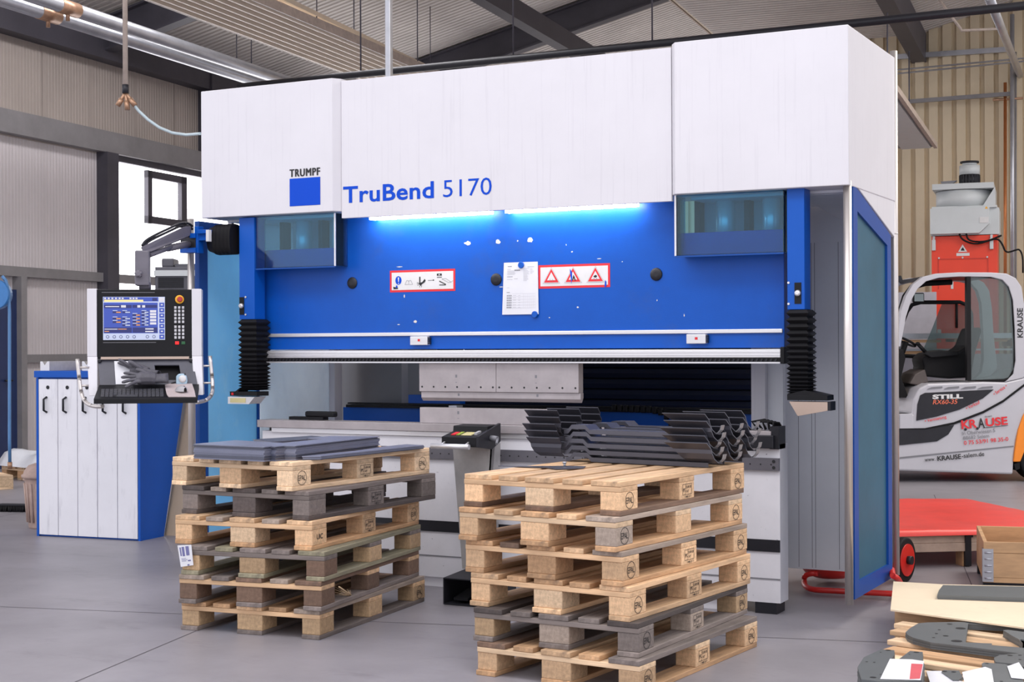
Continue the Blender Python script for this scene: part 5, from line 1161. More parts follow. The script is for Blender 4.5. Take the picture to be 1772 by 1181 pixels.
# ================================================================== LEFT EDGE OF THE HALL
# pallet with film-wrapped goods
P = on_z(5, 832, 0); pa = .35
r = pallet((P.x + .55, P.y, 0), -.25, 'old pale pallet carrying white film-wrapped goods at the far left', None, [P2, F_], P2, [W_], P2)
m = MB(); o = Vector((P.x + .55, P.y, .147)); R_ = Matrix.Rotation(-.25, 4, 'Z')
n1, n2 = 14, 18; g = [[None] * (n2 + 1) for _ in range(n1 + 1)]; rf = random.Random(2)
for i in range(n1 + 1):
    for j in range(n2 + 1):
        u, v = i / n1, j / n2; e_ = min(u, 1 - u, v, 1 - v); z = .0 if e_ == 0 else (.15 + .05 * math.sin(u * 9) * math.cos(v * 7) + rf.uniform(-.012, .012)) * min(1, e_ * 9) ** .4
        g[i][j] = m._v((-.84 + .88 * u, -.05 + 1.3 * v, z))
for i in range(n1):
    for j in range(n2): m._f([g[i][j], g[i + 1][j], g[i + 1][j + 1], g[i][j + 1]], True)
m._f([g[0][0], g[0][n2], g[n1][n2], g[n1][0]])
ob = m.build('wrapped_goods', M_film); ob.location = o; ob.rotation_euler = (0, 0, -.25); tag(ob, 'white plastic film wrapped over goods on the far left pallet', 'wrapped goods')
r = pallet((P.x + .30, P.y - 1.75, 0), -.5, 'pale empty pallet edge at the left photo border', None, [P2], P2, [P2], P2)
# blue hose drop
hp = at_d(-3, 505, 13.0); pts = [at_d(x, y, 13.0) for x, y in ((4, 478), (10, 486), (15, 500), (16.5, 540), (16.5, 640), (16.5, 760), (17, 800))]
r = empty('hose_reel', at_d(-8, 510, 13.0)); tag(r, 'round blue hose reel with hanging hose at the left border', 'hose reel'); o = at_d(-8, 510, 13.0)
m = MB(o); u = Vector((-sY, cY, 0)); m.cyl(o - u * .06, o + u * .06, .13, n=32); m.build('drum', mat('reel_blue', (.05, .22, .55), .4), r)
m = MB(o); m.tube(pts[:2] + arc(pts[1], pts[2], pts[3], 5) + pts[4:], .014, n=10); m.build('hose', mat('hose_blue', (.10, .25, .50), .4), r)
m = MB(o); m.cyl(pts[-1], pts[-1] - UZ * .06, .02, n=12); m.build('nozzle', M_brass, r)
m = MB(o); m.cyl((o.x, o.y, o.z), (o.x, o.y, 6.2), .02, n=10); m.build('hanger_rod', M_beam, r)
# bin behind the cabinet
bp = on_z(62, 915, 0) + Vector((.02, .10, 0)); r = empty('dust_bin', bp); tag(r, 'dirty pink lidded dustbin half hidden behind the tool cabinet', 'dustbin')
m = MB(); prof = []
m.lathe((0, 0, 0), [(.135, 0), (.14, .01), (.155, .20), (.172, .40), (.176, .41)], n=40)
for i in range(20):
    a = 2 * PI * i / 20; m.tube([(.148 * math.cos(a), .148 * math.sin(a), .05), (.171 * math.cos(a), .171 * math.sin(a), .36)], .010, n=8)
m.build('body', M_bin, r)
m = MB(); m.lathe((0, 0, 0), [(.19, .40), (.195, .41), (.195, .425), (.18, .43), (.175, .455), (.14, .50), (.09, .515), (.02, .52)], n=40); m.build('lid', M_bin, r)
m = MB(); m.box((-.235, -.03, .365), (-.175, .03, .385), bev=.006); m.tube([(-.22, -.01, .365), (-.235, -.01, .33), (-.245, 0, .31), (-.225, .01, .325), (-.215, .01, .36)], .004, n=6); m.build('handle', M_bin, r)
# brushes on the floor
for (px, py, L, rz, lab) in ((28, 886, .30, -.15, 'dusty dark broom head lying at the left photo border'), (112, 905, .26, .3, 'dark hand brush standing behind the pink dustbin')):
    P = on_z(px, py, 0); r = empty('broom_head', P, YAW + rz); tag(r, lab, 'brush', 'brushes on the floor')
    m = MB(); m.box((-L / 2, -.03, .05), (L / 2, .03, .07), bev=.008); m.build('back', M_bin if L < .28 else M_dgrey, r)
    m = MB()
    for i in range(30):
        for j in range(5):
            x = -L / 2 + .01 + (L - .02) * i / 29; y = -.024 + .012 * j; m.cyl((x, y, .056), (x + random.uniform(-.012, .012), y + (j - 2) * .006, .001), .005, .006, n=5)
    b = m.build('bristles', M_rubber, r); b['kind'] = 'stuff'
# machine standing outside the window
P = at_d(320, 520, 17.5); r = empty('compressor_unit', (P.x, P.y, 0), YAW); tag(r, 'dark machine housing with pale stripe seen before the window', 'machine')
k_ = 17.5 / FPX; gx = lambda px: (px - 320) * k_; gz = lambda py: CAMH + (602.6 - py) * k_
m = MB(); m.box((gx(268), 0, 0), (gx(345), .6, gz(462)), bev=.01); m.box((gx(276), .1, gz(462)), (gx(297), .4, gz(446)), bev=.02); m.box((gx(300), .1, gz(462)), (gx(345), .4, gz(456))); m.build('housing', mat('housing_grey', (.10, .10, .12), .5), r)
m = MB(); m.box((gx(267), -.02, gz(478)), (gx(342), 0, gz(468))); m.build('stripe', M_lgrey, r)
m = MB()
for i in range(8): m.box((gx(274), -.015, gz(498 - i * 2.3)), (gx(318), 0, gz(497 - i * 2.3)))
m.build('grille', M_black, r)

# ================================================================== RIGHT SIDE: FILTER UNIT, FORKLIFT
DF = 18.6; kf = DF / FPX; fb = at_d(1672, 600, DF); fl = empty('filter_unit', (fb.x, fb.y, 0), math.radians(8)); tag(fl, 'tall orange-red filter unit with grey fan box on top, behind the forklift', 'filter unit')
fx = lambda px: (px - 1672) * kf * 1.04; fz = lambda py: CAMH + (596.5 - py) * kf
m = MB(); m.box((fx(1617), 0, 0.0), (fx(1722), .62, fz(408)), bev=.006); body = m.build('cabinet', M_redor, fl)
m = MB()
for (a, b, c, d) in ((1627, 1707, 447, 449), (1627, 1629, 447, 500), (1706, 1708, 447, 500)): m.box((fx(a), -.006, fz(d)), (fx(b), -.0002, fz(c)))
m.build('door_edge', mat('red_seam', (.60, .04, .02), .5), body)
m = MB()
for px in (1629, 1667, 1706): m.lathe((fx(px), -.006, fz(446)), [(.012, 0), (.010, -.01)], axis='y', n=12)
m.build('corner_bolt', M_lgrey, body)
m = MB(); m.box((fx(1648), -.012, fz(487)), (fx(1652), -.0005, fz(500))); m.box((fx(1626), -.02, fz(582)), (fx(1632), -.0005, fz(570))); m.build('bracket', M_lgrey, body)
m = MB(); m.prism([(fx(1616), -.12, fz(405)), (fx(1694), -.12, fz(405)), (fx(1710), -.12, fz(389)), (fx(1710), -.12, fz(361)), (fx(1616), -.12, fz(361))], (0, .12, 0)); m.box((fx(1616), 0, fz(407)), (fx(1725), .64, fz(361)), bev=.004); bx = m.build('control_housing', M_lgrey, fl)
m = MB(); m.box((fx(1695), -.1265, fz(388)), (fx(1709), -.1205, fz(378))); m.build('type_plate', M_label_white, bx)
m = MB(); m.prism([(fx(1703), -.122, fz(364)), (fx(1708), -.122, fz(364)), (fx(1705.5), -.122, fz(359.5))], (0, .001, 0)); m.build('hazard_sticker', M_yellow, bx)
m = MB(); m.box((fx(1618), -.05, fz(361)), (fx(1722), .60, fz(357)), bev=.003); m.cyl((fx(1668), .28, fz(357)), (fx(1668), .28, fz(329)), .34, n=36); m.prism([(fx(1700), -.04, fz(357)), (fx(1719), -.04, fz(357)), (fx(1719), -.04, fz(327)), (fx(1718), -.04, fz(327))], (0, .6, 0)); m.build('fan_housing', M_lgrey, fl)
m = MB(); m.box((fx(1619), -.08, fz(328)), (fx(1717), .62, fz(318)), bev=.004); m.build('top_plate', M_lgrey, fl)
m = MB(); c = (fx(1677), .28, 0)
m.cyl((c[0], .28, fz(318)), (c[0], .28, fz(299)), .12, n=28)
for i in range(20):
    a = 2 * PI * i / 20; m.box((c[0] + .12 * math.cos(a) - .008, .28 + .12 * math.sin(a) - .008, fz(317)), (c[0] + .12 * math.cos(a) + .008, .28 + .12 * math.sin(a) + .008, fz(300)))
mo = m.build('motor', M_dgrey, fl)
m = MB(); m.cyl((c[0], .28, fz(299)), (c[0], .28, fz(283)), .125, n=28); m.cyl((c[0], .28, fz(282)), (c[0], .28, fz(278)), .09, n=20); m.build('motor_cover', M_lgrey, mo)
m = MB(); m.cyl((c[0], .28, fz(278.5)), (c[0], .28, fz(275.5)), .115, n=28); m.build('motor_cap', M_dgrey, mo)
m = MB(); m.prism([(fx(1634), -.02, fz(317)), (fx(1652), -.02, fz(317)), (fx(1658), -.02, fz(312)), (fx(1632), -.02, fz(313))], (0, .1, 0)); m.build('cable_box', M_mgrey, fl)
m = MB()
for px in (1621, 1713): m.box((fx(px) - .022, -.05, fz(433)), (fx(px) + .022, -.0, fz(414)), bev=.008); m.box((fx(px) - .014, -.04, fz(416)), (fx(px) + .014, 0, fz(408)))
m.build('bracket', M_lgrey, fl)
m = MB(); z0 = fz(436); s = 13 * kf
m.mi = 0; m.prism([(fx(1667) - s * .58, -.004, z0), (fx(1667) + s * .58, -.004, z0), (fx(1667), -.004, z0 + s)], (0, .003, 0)); flat(m, [(fx(1657), -.003, fz(443)), (fx(1678), -.003, fz(443)), (fx(1678), -.003, fz(438)), (fx(1657), -.003, fz(438))])
m.mi = 1; flat(m, [(fx(1664), -.005, fz(434)), (fx(1670.5), -.005, fz(434)), (fx(1668.5), -.005, fz(430)), (fx(1667.4), -.005, fz(428)), (fx(1665), -.005, fz(431))])
m.build('flame_sign', [M_label_white, M_ink], fl)
m = MB()
for P in (((1662, 404), (1666, 416), (1690, 426), (1722, 413), (1729, 410)), ((1673, 404), (1676, 418), (1700, 421), (1722, 414), (1730, 424), (1735, 441), (1750, 436), (1757, 434), (1762, 446), (1762, 475))):
    pts = [Vector((fx(x), -.07, fz(y))) for x, y in P]; s2 = [pts[0]]
    for i in range(1, len(pts) - 1): s2 += arc((pts[i - 1] + pts[i]) / 2, pts[i], (pts[i] + pts[i + 1]) / 2, 4)
    m.tube(s2 + [pts[-1]], .011, n=8)
m.build('cable', M_rubber, fl)
# grey partition panel and long bench behind the forklift
P = at_d(1585, 600, 18.0); m = MB(); m.box((-.55, 0, 0), (.24, .05, CAMH + (597 - 506) * 18 / FPX), bev=.004); o = m.build('partition_panel', mat('lavender_panel', (.40, .38, .42), .5)); o.location = (P.x, P.y, 0); o.rotation_euler = (0, 0, math.radians(14)); tag(o, 'grey lavender partition panel left of the orange-red filter unit', 'partition')
P = at_d(1668, 600, 17.2); r = empty('storage_bench', (P.x, P.y, 0), YAW - .05); tag(r, 'long bench with light boards seen through the forklift cab', 'bench')
kb = 17.2 / FPX; hz = lambda py: CAMH + (596.6 - py) * kb
m = MB(); m.box((-.70, 0, hz(586)), (1.0, .5, hz(577))); m.build('top_rail', M_zinc, r)
m = MB(); m.box((-.70, 0, hz(607)), (1.0, .5, hz(604))); m.build('shelf', M_zinc, r)
m = MB()
for (a, b, c, d) in ((-.68, -.25, 593, 588), (-.1, .5, 592, 587), (-.66, -.2, 613, 608), (.55, .95, 600, 589)): m.box((a, .03, hz(c)), (b, .45, hz(d)))
m.build('plank', M_plank, r)
m = MB()
for x in (-.68, .15, .95): m.box((x - .025, .2, 0), (x + .025, .3, hz(586)))
m.build('leg', M_mgrey, r)
m = MB(); m.box((-.70, .02, hz(660)), (1.0, .04, hz(613))); m.build('skirt', mat('lavender_skirt', (.34, .32, .36), .5), r)

DK = 15.6; kk = DK / FPX; kp = at_d(1660, 600, DK); fk = empty('forklift_truck', (kp.x, kp.y, 0), YAW); tag(fk, 'silver forklift truck with open cab at the right photo border', 'forklift')
kx = lambda px: (px - 1660) * kk; kz = lambda py: CAMH + (596.5 - py) * kk
def kp_(pts, y0, y1, mtl, nm, par=None, bev=0): m = MB(); m.prism([(kx(a), y0, kz(b)) for a, b in pts], (0, y1 - y0, 0)); return m.build(nm, mtl, par or fk, bev)
chassis = kp_([(1500, 816), (1560, 815), (1752, 822), (1754, 790), (1758, 762), (1772, 722), (1800, 700), (1800, 640), (1770, 655), (1738, 662), (1700, 661), (1606, 664), (1590, 672), (1581, 690), (1578, 716), (1560, 716), (1500, 716)], 0, 1.15, M_silver, 'chassis', None, .02)
kp_([(1500, 771), (1560, 770), (1620, 764), (1640, 752), (1650, 736), (1600, 741), (1560, 742), (1500, 742)], -.012, .3, M_dgrey, 'step_recess', chassis)
kp_([(1556, 716), (1578, 716), (1580, 742), (1556, 742)], -.010, .2, M_silver, 'step_plate', chassis, .004)
kp_([(1556, 741.5), (1600, 741), (1650, 731), (1700, 712), (1735, 693), (1772, 665), (1800, 645), (1800, 649), (1772, 669), (1735, 697), (1700, 716), (1650, 735), (1600, 743.5), (1556, 743)], -.014, .05, M_rubber, 'black_seam', chassis)
kp_([(1585, 728), (1587, 700), (1592, 684), (1600, 680), (1719, 674.5), (1700, 690), (1660, 709), (1620, 721)], -.013, .05, M_dgrey, 'side_panel', chassis, .003)
m = MB()
for i in range(4):
    x = 1604 + i * 29; m.prism([(kx(x), -.0125, kz(673.5)), (kx(x + 26), -.0125, kz(671.5)), (kx(x + 26), -.0125, kz(668.8)), (kx(x + 8), -.0125, kz(670))], (0, .04, 0))
m.build('louvre', M_mgrey, chassis)
kp_([(1556, 791), (1753, 772), (1753, 774), (1556, 794)], -.006, .03, M_mgrey, 'crease', chassis)
def ktext(txt, x0, y0, w_, h_, mtl, nm, slope=0.0, par=None, bold=.01, shear=0.0, y=-.0135):
    R = Vector((math.cos(slope), 0, math.sin(slope))); U = Vector((-math.sin(slope), 0, math.cos(slope))); m = MB(); text_bm(m, txt, (kx(x0), y, kz(y0)), R, U, width=w_ * kk, height=h_ * kk, bold=bold, shear=shear, depth=.0015); return m.build(nm, mtl, par or chassis)
ktext('STILL', 1612.5, 691, 53, 8, M_label_white, 'lettering', .02, None, .05)
M_org_print = mat('orange_print', (.80, .16, .08), .5)
ktext('RX60-35', 1613, 700, 43, 8, M_org_print, 'lettering', .02, None, .012, .2)
ktext('• Vermietung', 1600, 733, 38, 7, M_red_print, 'lettering', .20); ktext('• Verkauf', 1672, 710, 26, 6, M_red_print, 'lettering', .46); ktext('• Service •', 1720, 685.5, 27, 6, M_red_print, 'lettering', .60)
ktext('KR', 1663, 743, 27, 15, M_red_print, 'logo_lettering', .09, None, .03); ktext('A', 1692, 741.5, 11, 17, M_ink, 'logo_lettering', .09, None, .02); ktext('USE', 1705, 739, 38, 14.5, M_red_print, 'logo_lettering', .09, None, .03); ktext('GmbH', 1703, 723, 12, 2.6, M_ink, 'logo_lettering', .09)
m = MB(); P = [(kx(1700), -.0145, kz(741.6)), (kx(1743), -.0145, kz(737.4)), (kx(1743), -.0145, kz(736.6)), (kx(1700), -.0145, kz(740.6))]; flat(m, P)
for a, b in ((1669.5, 743.5), (1690, 742)): m.lathe((kx(a), -.0125, kz(b)), [(.014, 0), (.014, -.003)], axis='y', n=16)
m.build('logo_rule', M_ink, chassis)
ktext('In Oberwiesen 5', 1664, 753.5, 57, 6.5, M_mgrey, 'lettering', .09, None, .004); ktext('88682 Salem', 1665.5, 761.5, 45, 6, M_mgrey, 'lettering', .09, None, .004); ktext('0 75 53/91 98 35-0', 1667, 770.5, 77, 7, M_red_print, 'lettering', .09, None, .012)
ktext('www.', 1599, 799, 18, 4.5, M_ink, 'lettering', .09); ktext('KRAUSE', 1621, 798, 41, 8.5, M_ink, 'lettering', .09, None, .025); ktext('-salem.de', 1663, 793, 39, 7.5, M_ink, 'lettering', .09, None, .008)
# cab: roof arch and rear pillar on both sides, windows, seat
outer = [(1552, 600), (1556, 560), (1560, 535), (1568, 512), (1580, 492), (1597, 479), (1620, 473.5), (1660, 471.5), (1715, 472), (1742, 474), (1758, 482), (1768, 497), (1773, 530), (1776, 580), (1782, 640), (1770, 655), (1738, 662)]
inner = [(1742, 659), (1753, 648), (1757, 625), (1756, 570), (1753, 520), (1746, 497), (1735, 485), (1715, 480), (1660, 479), (1625, 481), (1603, 487), (1588, 500), (1577, 520), (1568, 548), (1562, 580), (1558, 600)]
for y0, nm in ((-.005, 'cab_frame'), (1.05, 'cab_frame')): cf = kp_(outer + inner, y0, y0 + .10, M_silver, nm, fk, .012)
kp_([(1600, 478), (1660, 473), (1735, 474), (1735, 479), (1660, 478.5), (1604, 484)], .1, 1.05, M_dgrey, 'cab_roof', fk)
kp_([(1678, 479), (1736, 482), (1747, 494), (1754, 520), (1757, 600), (1756, 640), (1748, 655), (1738, 658), (1678, 659)], .02, .03, M_tint, 'side_glass', fk)
m = MB(); pts = [(1677, 478), (1735, 481), (1747, 493), (1754, 518), (1758, 600), (1757, 640), (1748, 656), (1738, 659), (1677, 659)]
m.tube([Vector((kx(a), .02, kz(b))) for a, b in pts], .016, n=8, closed=True); m.build('window_frame', M_rubber, fk)
kp_([(1673, 479), (1680, 479), (1680, 659), (1673, 659)], -.01, .06, M_rubber, 'door_pillar', fk)
m = MB(); pts = [(1585, 613), (1594, 590), (1605, 560), (1615, 535), (1624, 523), (1640, 518.5), (1712, 518.5), (1726, 524), (1733, 540), (1735, 620), (1680, 621), (1588, 616)]
m.tube([Vector((kx(a), 1.02, kz(b))) for a, b in pts], .022, n=8, closed=True); m.build('window_frame', M_rubber, fk)
kp_([(1660, 570), (1680, 520), (1733, 525), (1734, 618), (1640, 616)], 1.03, 1.036, M_tint, 'side_glass', fk)
m = MB(); m.cyl((kx(1706), 1.02, kz(521)), (kx(1706), 1.02, kz(566)), .015, n=8); m.build('glass_bar', M_rubber, fk)
m = MB(); pts = [(1557, 640), (1566, 590), (1577, 545), (1588, 510), (1600, 494), (1625, 487), (1672, 485)]
m.tube([Vector((kx(a), .5, kz(b))) for a, b in pts], .03, n=8); m.build('front_pillar', M_rubber, fk)
m = MB(); m.box((kx(1585), .10, kz(523)), (kx(1605), .16, kz(506)), bev=.015); mi_ = m.build('wing_mirror', M_rubber, fk)
m = MB(); m.box((kx(1587), .094, kz(521)), (kx(1603), .0995, kz(508)), bev=.0); m.build('mirror_glass', mat('mirror_face', (.14, .16, .16), .1, metal=.8), mi_)
m = MB(); m.tube([Vector((kx(1583 + 9) + .105 * math.cos(a) * .85, .55 + .16 * math.sin(a), kz(591) - .05 * math.cos(a))) for a in [2 * PI * i / 24 for i in range(24)]], .013, n=8, closed=True); m.cyl((kx(1592), .55, kz(591)), (kx(1578), .55, kz(630)), .03, n=12); m.build('steering_wheel', M_rubber, fk)
kp_([(1556, 628), (1575, 604), (1580, 620), (1572, 655), (1585, 690), (1556, 690)], .3, .9, M_rubber, 'dashboard', fk)
m = MB(); m.prism([(kx(a), .35, kz(b)) for a, b in ((1612, 622), (1622, 612), (1650, 607), (1676, 609), (1690, 600), (1703, 568), (1715, 566), (1718, 572), (1706, 612), (1698, 655), (1660, 657), (1612, 652), (1615, 636))], (0, .45, 0)); m.build('seat', M_rubber, fk, .02)
kp_([(1612, 613), (1625, 620), (1672, 616), (1672, 610), (1640, 606), (1618, 608)], .28, .36, M_black, 'armrest', fk, .01)
m = MB(); m.cyl((kx(1622), .4, kz(612)), (kx(1606), .4, kz(595)), .02, n=8); m.lathe((kx(1606), .4, kz(595)), [(.005, -.02), (.025, -.01), (.025, .01), (.005, .02)], n=10); m.build('joystick', M_black, fk)
kp_([(1585, 665), (1595, 648), (1612, 640), (1618, 662), (1600, 668)], .25, .8, mat('brown_cover', (.10, .08, .075), .6), 'seat_base', fk, .01)
kp_([(1540, 500), (1556, 476), (1575, 474), (1578, 483), (1560, 490), (1550, 506)], .35, .5, M_dgrey, 'work_lamp_bracket', fk)
# vertical lettering on the rear pillar
m = MB(); text_bm(m, 'KRAUSE', (kx(1770), -.0065, kz(585)), (0, 0, 1), (-1, 0, 0), width=51 * kk, height=10 * kk, bold=.02, depth=.0015); m.build('lettering', M_ink, fk)
cw_ = kp_([(1752, 800), (1755, 775), (1760, 745), (1768, 722), (1776, 708), (1840, 690), (1900, 700), (1900, 780), (1830, 780), (1800, 762), (1775, 772), (1764, 800)], -.02, 1.17, M_orange, 'counterweight', fk, .01)
m = MB(); m.cyl((kx(1806), .0, kz(794)), (kx(1806), .28, kz(794)), .255, n=40); whl = m.build('wheel', M_rubber, fk, .02)
m = MB(); m.cyl((kx(1806), -.01, kz(794)), (kx(1806), .1, kz(794)), .13, n=28); m.build('rim', M_silver, whl)
m = MB(); m.cyl((kx(1500), .0, kz(790)), (kx(1500), .28, kz(790)), .27, n=40); m.build('wheel', M_rubber, fk, .02)
kp_([(1754, 804), (1764, 800), (1764, 812), (1757, 815)], .0, .3, M_rubber, 'mudflap', fk)

# ================================================================== RIGHT: RED-COVERED PALLET, CRATE, RED TROLLEY
P = on_z(1560, 975, 0)
a0, a1 = on_z(1535, 985, 0), on_z(1690, 981, 0); ang = math.atan2(a1.y - a0.y, a1.x - a0.x)
o = Vector((a0.x, a0.y, 0)); r = empty('long_pallet', o, ang); tag(r, 'long timber pallet under bright red foil behind the guard door', 'pallet')
m = MB(); m.box((-.15, 0, .10), (1.25, .10, .155), bev=.003); m.build('beam', M_card if False else mat('painted_beam', (.48, .37, .29), .75, var=.25, scale=6), r)
m = MB(); m.box((-.15, .005, .156), (1.25, .10, .215), bev=.003); m.build('beam', MATS['painted_beam'], r)
for x in (-.08, .515, 1.1):
    m = MB(); m.box((x, .02, 0), (x + .06, .12, .099), bev=.002); m.build('foot_block', M_plank, r)
    m = MB(); m.box((x, 1.5, 0), (x + .06, 1.6, .099), bev=.002); m.build('foot_block', M_plank, r)
m = MB(); m.box((-.15, 1.5, .10), (1.25, 1.6, .215), bev=.003); m.build('beam', MATS['painted_beam'], r)
m = MB(); m.box((.525, -.008, .005), (.565, .018, .215)); m.box((.525, -.012, .19), (.575, .06, .226)); m.build('steel_strap', M_dgrey, r)
# red foil
m = MB(); n1, n2 = 20, 24; g = [[None] * (n2 + 1) for _ in range(n1 + 1)]; rf = random.Random(9)
for i in range(n1 + 1):
    for j in range(n2 + 1):
        u, v = i / n1, j / n2; g[i][j] = m._v((-.2 + 1.6 * u, -.02 + 1.9 * v, .224 + .012 + .006 * math.sin(7 * u + 3 * v) + rf.uniform(0, .004)))
for i in range(n1):
    for j in range(n2): m._f([g[i][j], g[i + 1][j], g[i + 1][j + 1], g[i][j + 1]], True)
for i in range(n1):
    a, b = g[i][0].co, g[i + 1][0].co; v = [m._v((a.x, a.y - .006, .207)), m._v((b.x, b.y - .006, .207))]; m._f([v[0], v[1], g[i + 1][0], g[i][0]], True)
ob = m.build('red_foil', M_redsheet); ob.location = o; ob.rotation_euler = (0, 0, ang); tag(ob, 'bright red foil sheet spread over the long timber pallet', 'foil')
# collar crate on a pallet
c0 = on_z(1702, 1007, .06); ang = math.radians(13); r = empty('collar_crate', (c0.x, c0.y, 0), ang); tag(r, 'wooden collar crate with zinc corner hinge at the right border', 'crate')
m = MB(); m.box((0, 0, .085), (.9, .022, .225)); m.box((0, 0, .227), (.9, .022, .29)); m.build('plank', M_plank, r, .002)
m = MB(); m.box((0, .023, .085), (.022, .8, .29)); m.box((.878, .023, .085), (.9, .8, .29)); m.box((.023, .778, .085), (.877, .8, .29)); m.build('plank', M_plank, r, .002)
m = MB(); m.box((-.004, -.006, .06), (.055, -.0005, .25)); m.box((-.006, -.006, .06), (-.0005, .05, .25))
for i in range(5): m.cyl((.006, -.007, .08 + i * .037), (.046, -.007, .08 + i * .037), .005, n=8)
m.build('corner_hinge', M_zinc, r)
m = MB(); m.box((.0, .02, .0), (.9, .10, .055)); m.box((0, .7, 0), (.9, .78, .055)); m.build('support', M_dgrey, r); m = MB(); m.box((.0, .0, .056), (.9, .8, .084)); m.build('base_board', M_plank, r)
# red wheeled trolley behind the side wall
t0 = on_z(1395, 1024, 0); tr = empty('tank_trolley', Vector((-2.15, 8.95, 0))); tag(tr, 'red tube trolley with rubber wheel behind the machine side guard', 'trolley')
TO = Vector((-2.15, 8.95, 0))
zf = .045; A_, B_2 = on_z(1386, 1006, zf), on_z(1405, 1021, zf); C_2, D_2 = on_z(1545, 1027, zf), on_z(1553, 1012, zf)
m = MB(TO); a, b, c, d = on_z(1415, 993, zf + .05), on_z(1392, 1006, zf), on_z(1420, 1022, zf - .01), on_z(1540, 1028, zf - .01)
e = on_z(1556, 1018, zf); f = on_z(1556, 1002, zf + .09); g = on_z(1545, 997, zf + .12)
loop = arc(a, on_z(1388, 992, zf + .05), b, 6) + arc(b, on_z(1388, 1021, zf - .01), c, 6)[1:] + [d] + arc(d, on_z(1562, 1029, zf - .01), e, 5)[1:] + arc(e, on_z(1562, 1004, zf + .09), g, 5)[1:]
m.tube(loop, .0165, n=12); m.build('base_tube', M_red, tr)
m = MB(TO); c = on_y(1437, 1000, 8.86); c.z = 0; m.lathe(c, [(.03, .035), (.10, .045), (.15, .07), (.18, .11), (.19, .16), (.19, .9), (.15, 1.0), (.05, 1.05)], n=32); m.build('tank', M_red, tr)
m = MB(TO); q = on_z(1408, 1006, 0) + Vector((.06, .16, 0)); m.cyl(q + Vector((-.02, 0, .05)), q + Vector((.02, 0, .05)), .05, n=20); m.build('castor', M_rubber, tr)
wc = on_z(1556, 1012, 0); ax = Vector((math.cos(-.2), math.sin(-.2), 0)); wr = .135; w0 = wc + Vector((.0, .10, wr)); m = MB(TO); m.cyl(w0 - ax * .02, w0 + ax * .025, wr, n=40); wh = m.build('wheel', M_rubber, tr, .008)
m = MB(TO); m.cyl(w0 + ax * .024, w0 + ax * .032, wr * .72, n=32); m.build('rim', M_red, wh); m = MB(TO); m.cyl(w0 + ax * .03, w0 + ax * .06, .026, n=18); m.build('hub', M_dgrey, wh)
m = MB(TO); p0 = w0 - ax * .05; zt_ = 1.02; m.tube([p0 + UZ * .02, p0 + UZ * .6, p0 + UZ * .82, p0 + UZ * .88 - ax * .04, p0 + UZ * .90 - ax * .3], .016, n=10); m.build('handle', M_red, tr)
m = MB(TO); m.cyl(p0 + ax * .05, p0 - ax * .35, .014, n=10); m.tube([loop[-1], p0 - ax * .03 + UZ * .0, p0 + UZ * .05], .0165, n=10); m.build('axle', M_red, tr)

# ================================================================== FOREGROUND RIGHT: TIMBER PLATFORM WITH CUT PLATES
zt_ = .144
e0, e1 = on_z(1553, 1085, zt_), on_z(1528, 1140, zt_)
b0, b1 = on_z(1530, 1125, zt_), on_z(1720, 1153, zt_); ang = math.atan2(b1.y - b0.y, b1.x - b0.x)
o = on_z(1545, 1095, zt_); o = Vector((o.x, o.y, 0)); r = empty('timber_platform', o, ang); tag(r, 'low pale timber platform in the right foreground', 'pallet')
exv, eyv = Vector((math.cos(ang), math.sin(ang), 0)), Vector((-math.sin(ang), math.cos(ang), 0))
def tl(px, py, z): q = on_z(px, py, z) - o; return Vector((q.dot(exv), q.dot(eyv), z))
ys = [tl(x, y, zt_).y for x, y in ((1555, 1079), (1549, 1091), (1543, 1107), (1534, 1124), (1530, 1139), (1600, 1163))]
for i, (x, y) in enumerate(((1556, 1077), (1551, 1088), (1545, 1105), (1537, 1121), (1532, 1134), (1524, 1152), (1515, 1170))):
    q = tl(x, y, zt_); wv = .085 + .02 * (i % 2); m = MB(); m.box((q.x, q.y - wv / 2 - .01, .122), (q.x + 1.25, q.y + wv / 2 - .01, .144), bev=.003); b = m.build('deck_board', M_woodc, r); tint(b, (P2, F_, P2, W_, P2, P2, U_)[i])
q0 = tl(1548, 1065, .13)
m = MB(); m.box((q0.x, q0.y, .02), (q0.x + 1.3, q0.y + .05, .175), bev=.002); tint(m.build('edge_beam', M_woodc, r), F_)
m = MB(); m.box((q0.x, q0.y + .3, .02), (q0.x + 1.3, q0.y + .35, .175), bev=.002); tint(m.build('edge_beam', M_woodc, r), F_)
qa, qb = tl(1556, 1079, zt_), tl(1520, 1168, zt_)
for dx in (.02, .55, 1.08):
    m = MB(); m.prism([(qa.x + dx, qa.y, 0), (qa.x + dx + .1, qa.y, 0), (qb.x + dx + .1, qb.y, 0), (qb.x + dx, qb.y, 0)], (0, 0, .121)); tint(m.build('bearer', M_woodl, r), W_)
    m = MB(); m.box((q0.x + dx, q0.y + .0, 0), (q0.x + dx + .1, q0.y + .35, .019)); tint(m.build('skid', M_woodl, r), W_)
# cardboard sheet
zc = .178; P4 = [on_z(1541, 1058, zc), on_z(1790, 1092, zc), on_z(1800, 1018, zc), on_z(1630, 1014, zc), on_z(1546, 1009, zc)]
m = MB(P4[0]); m.prism(P4, (0, 0, .007)); tag(m.build('cardboard_sheet', M_pale_card), 'torn pale cardboard sheet lying on the foreground timber platform', 'cardboard')
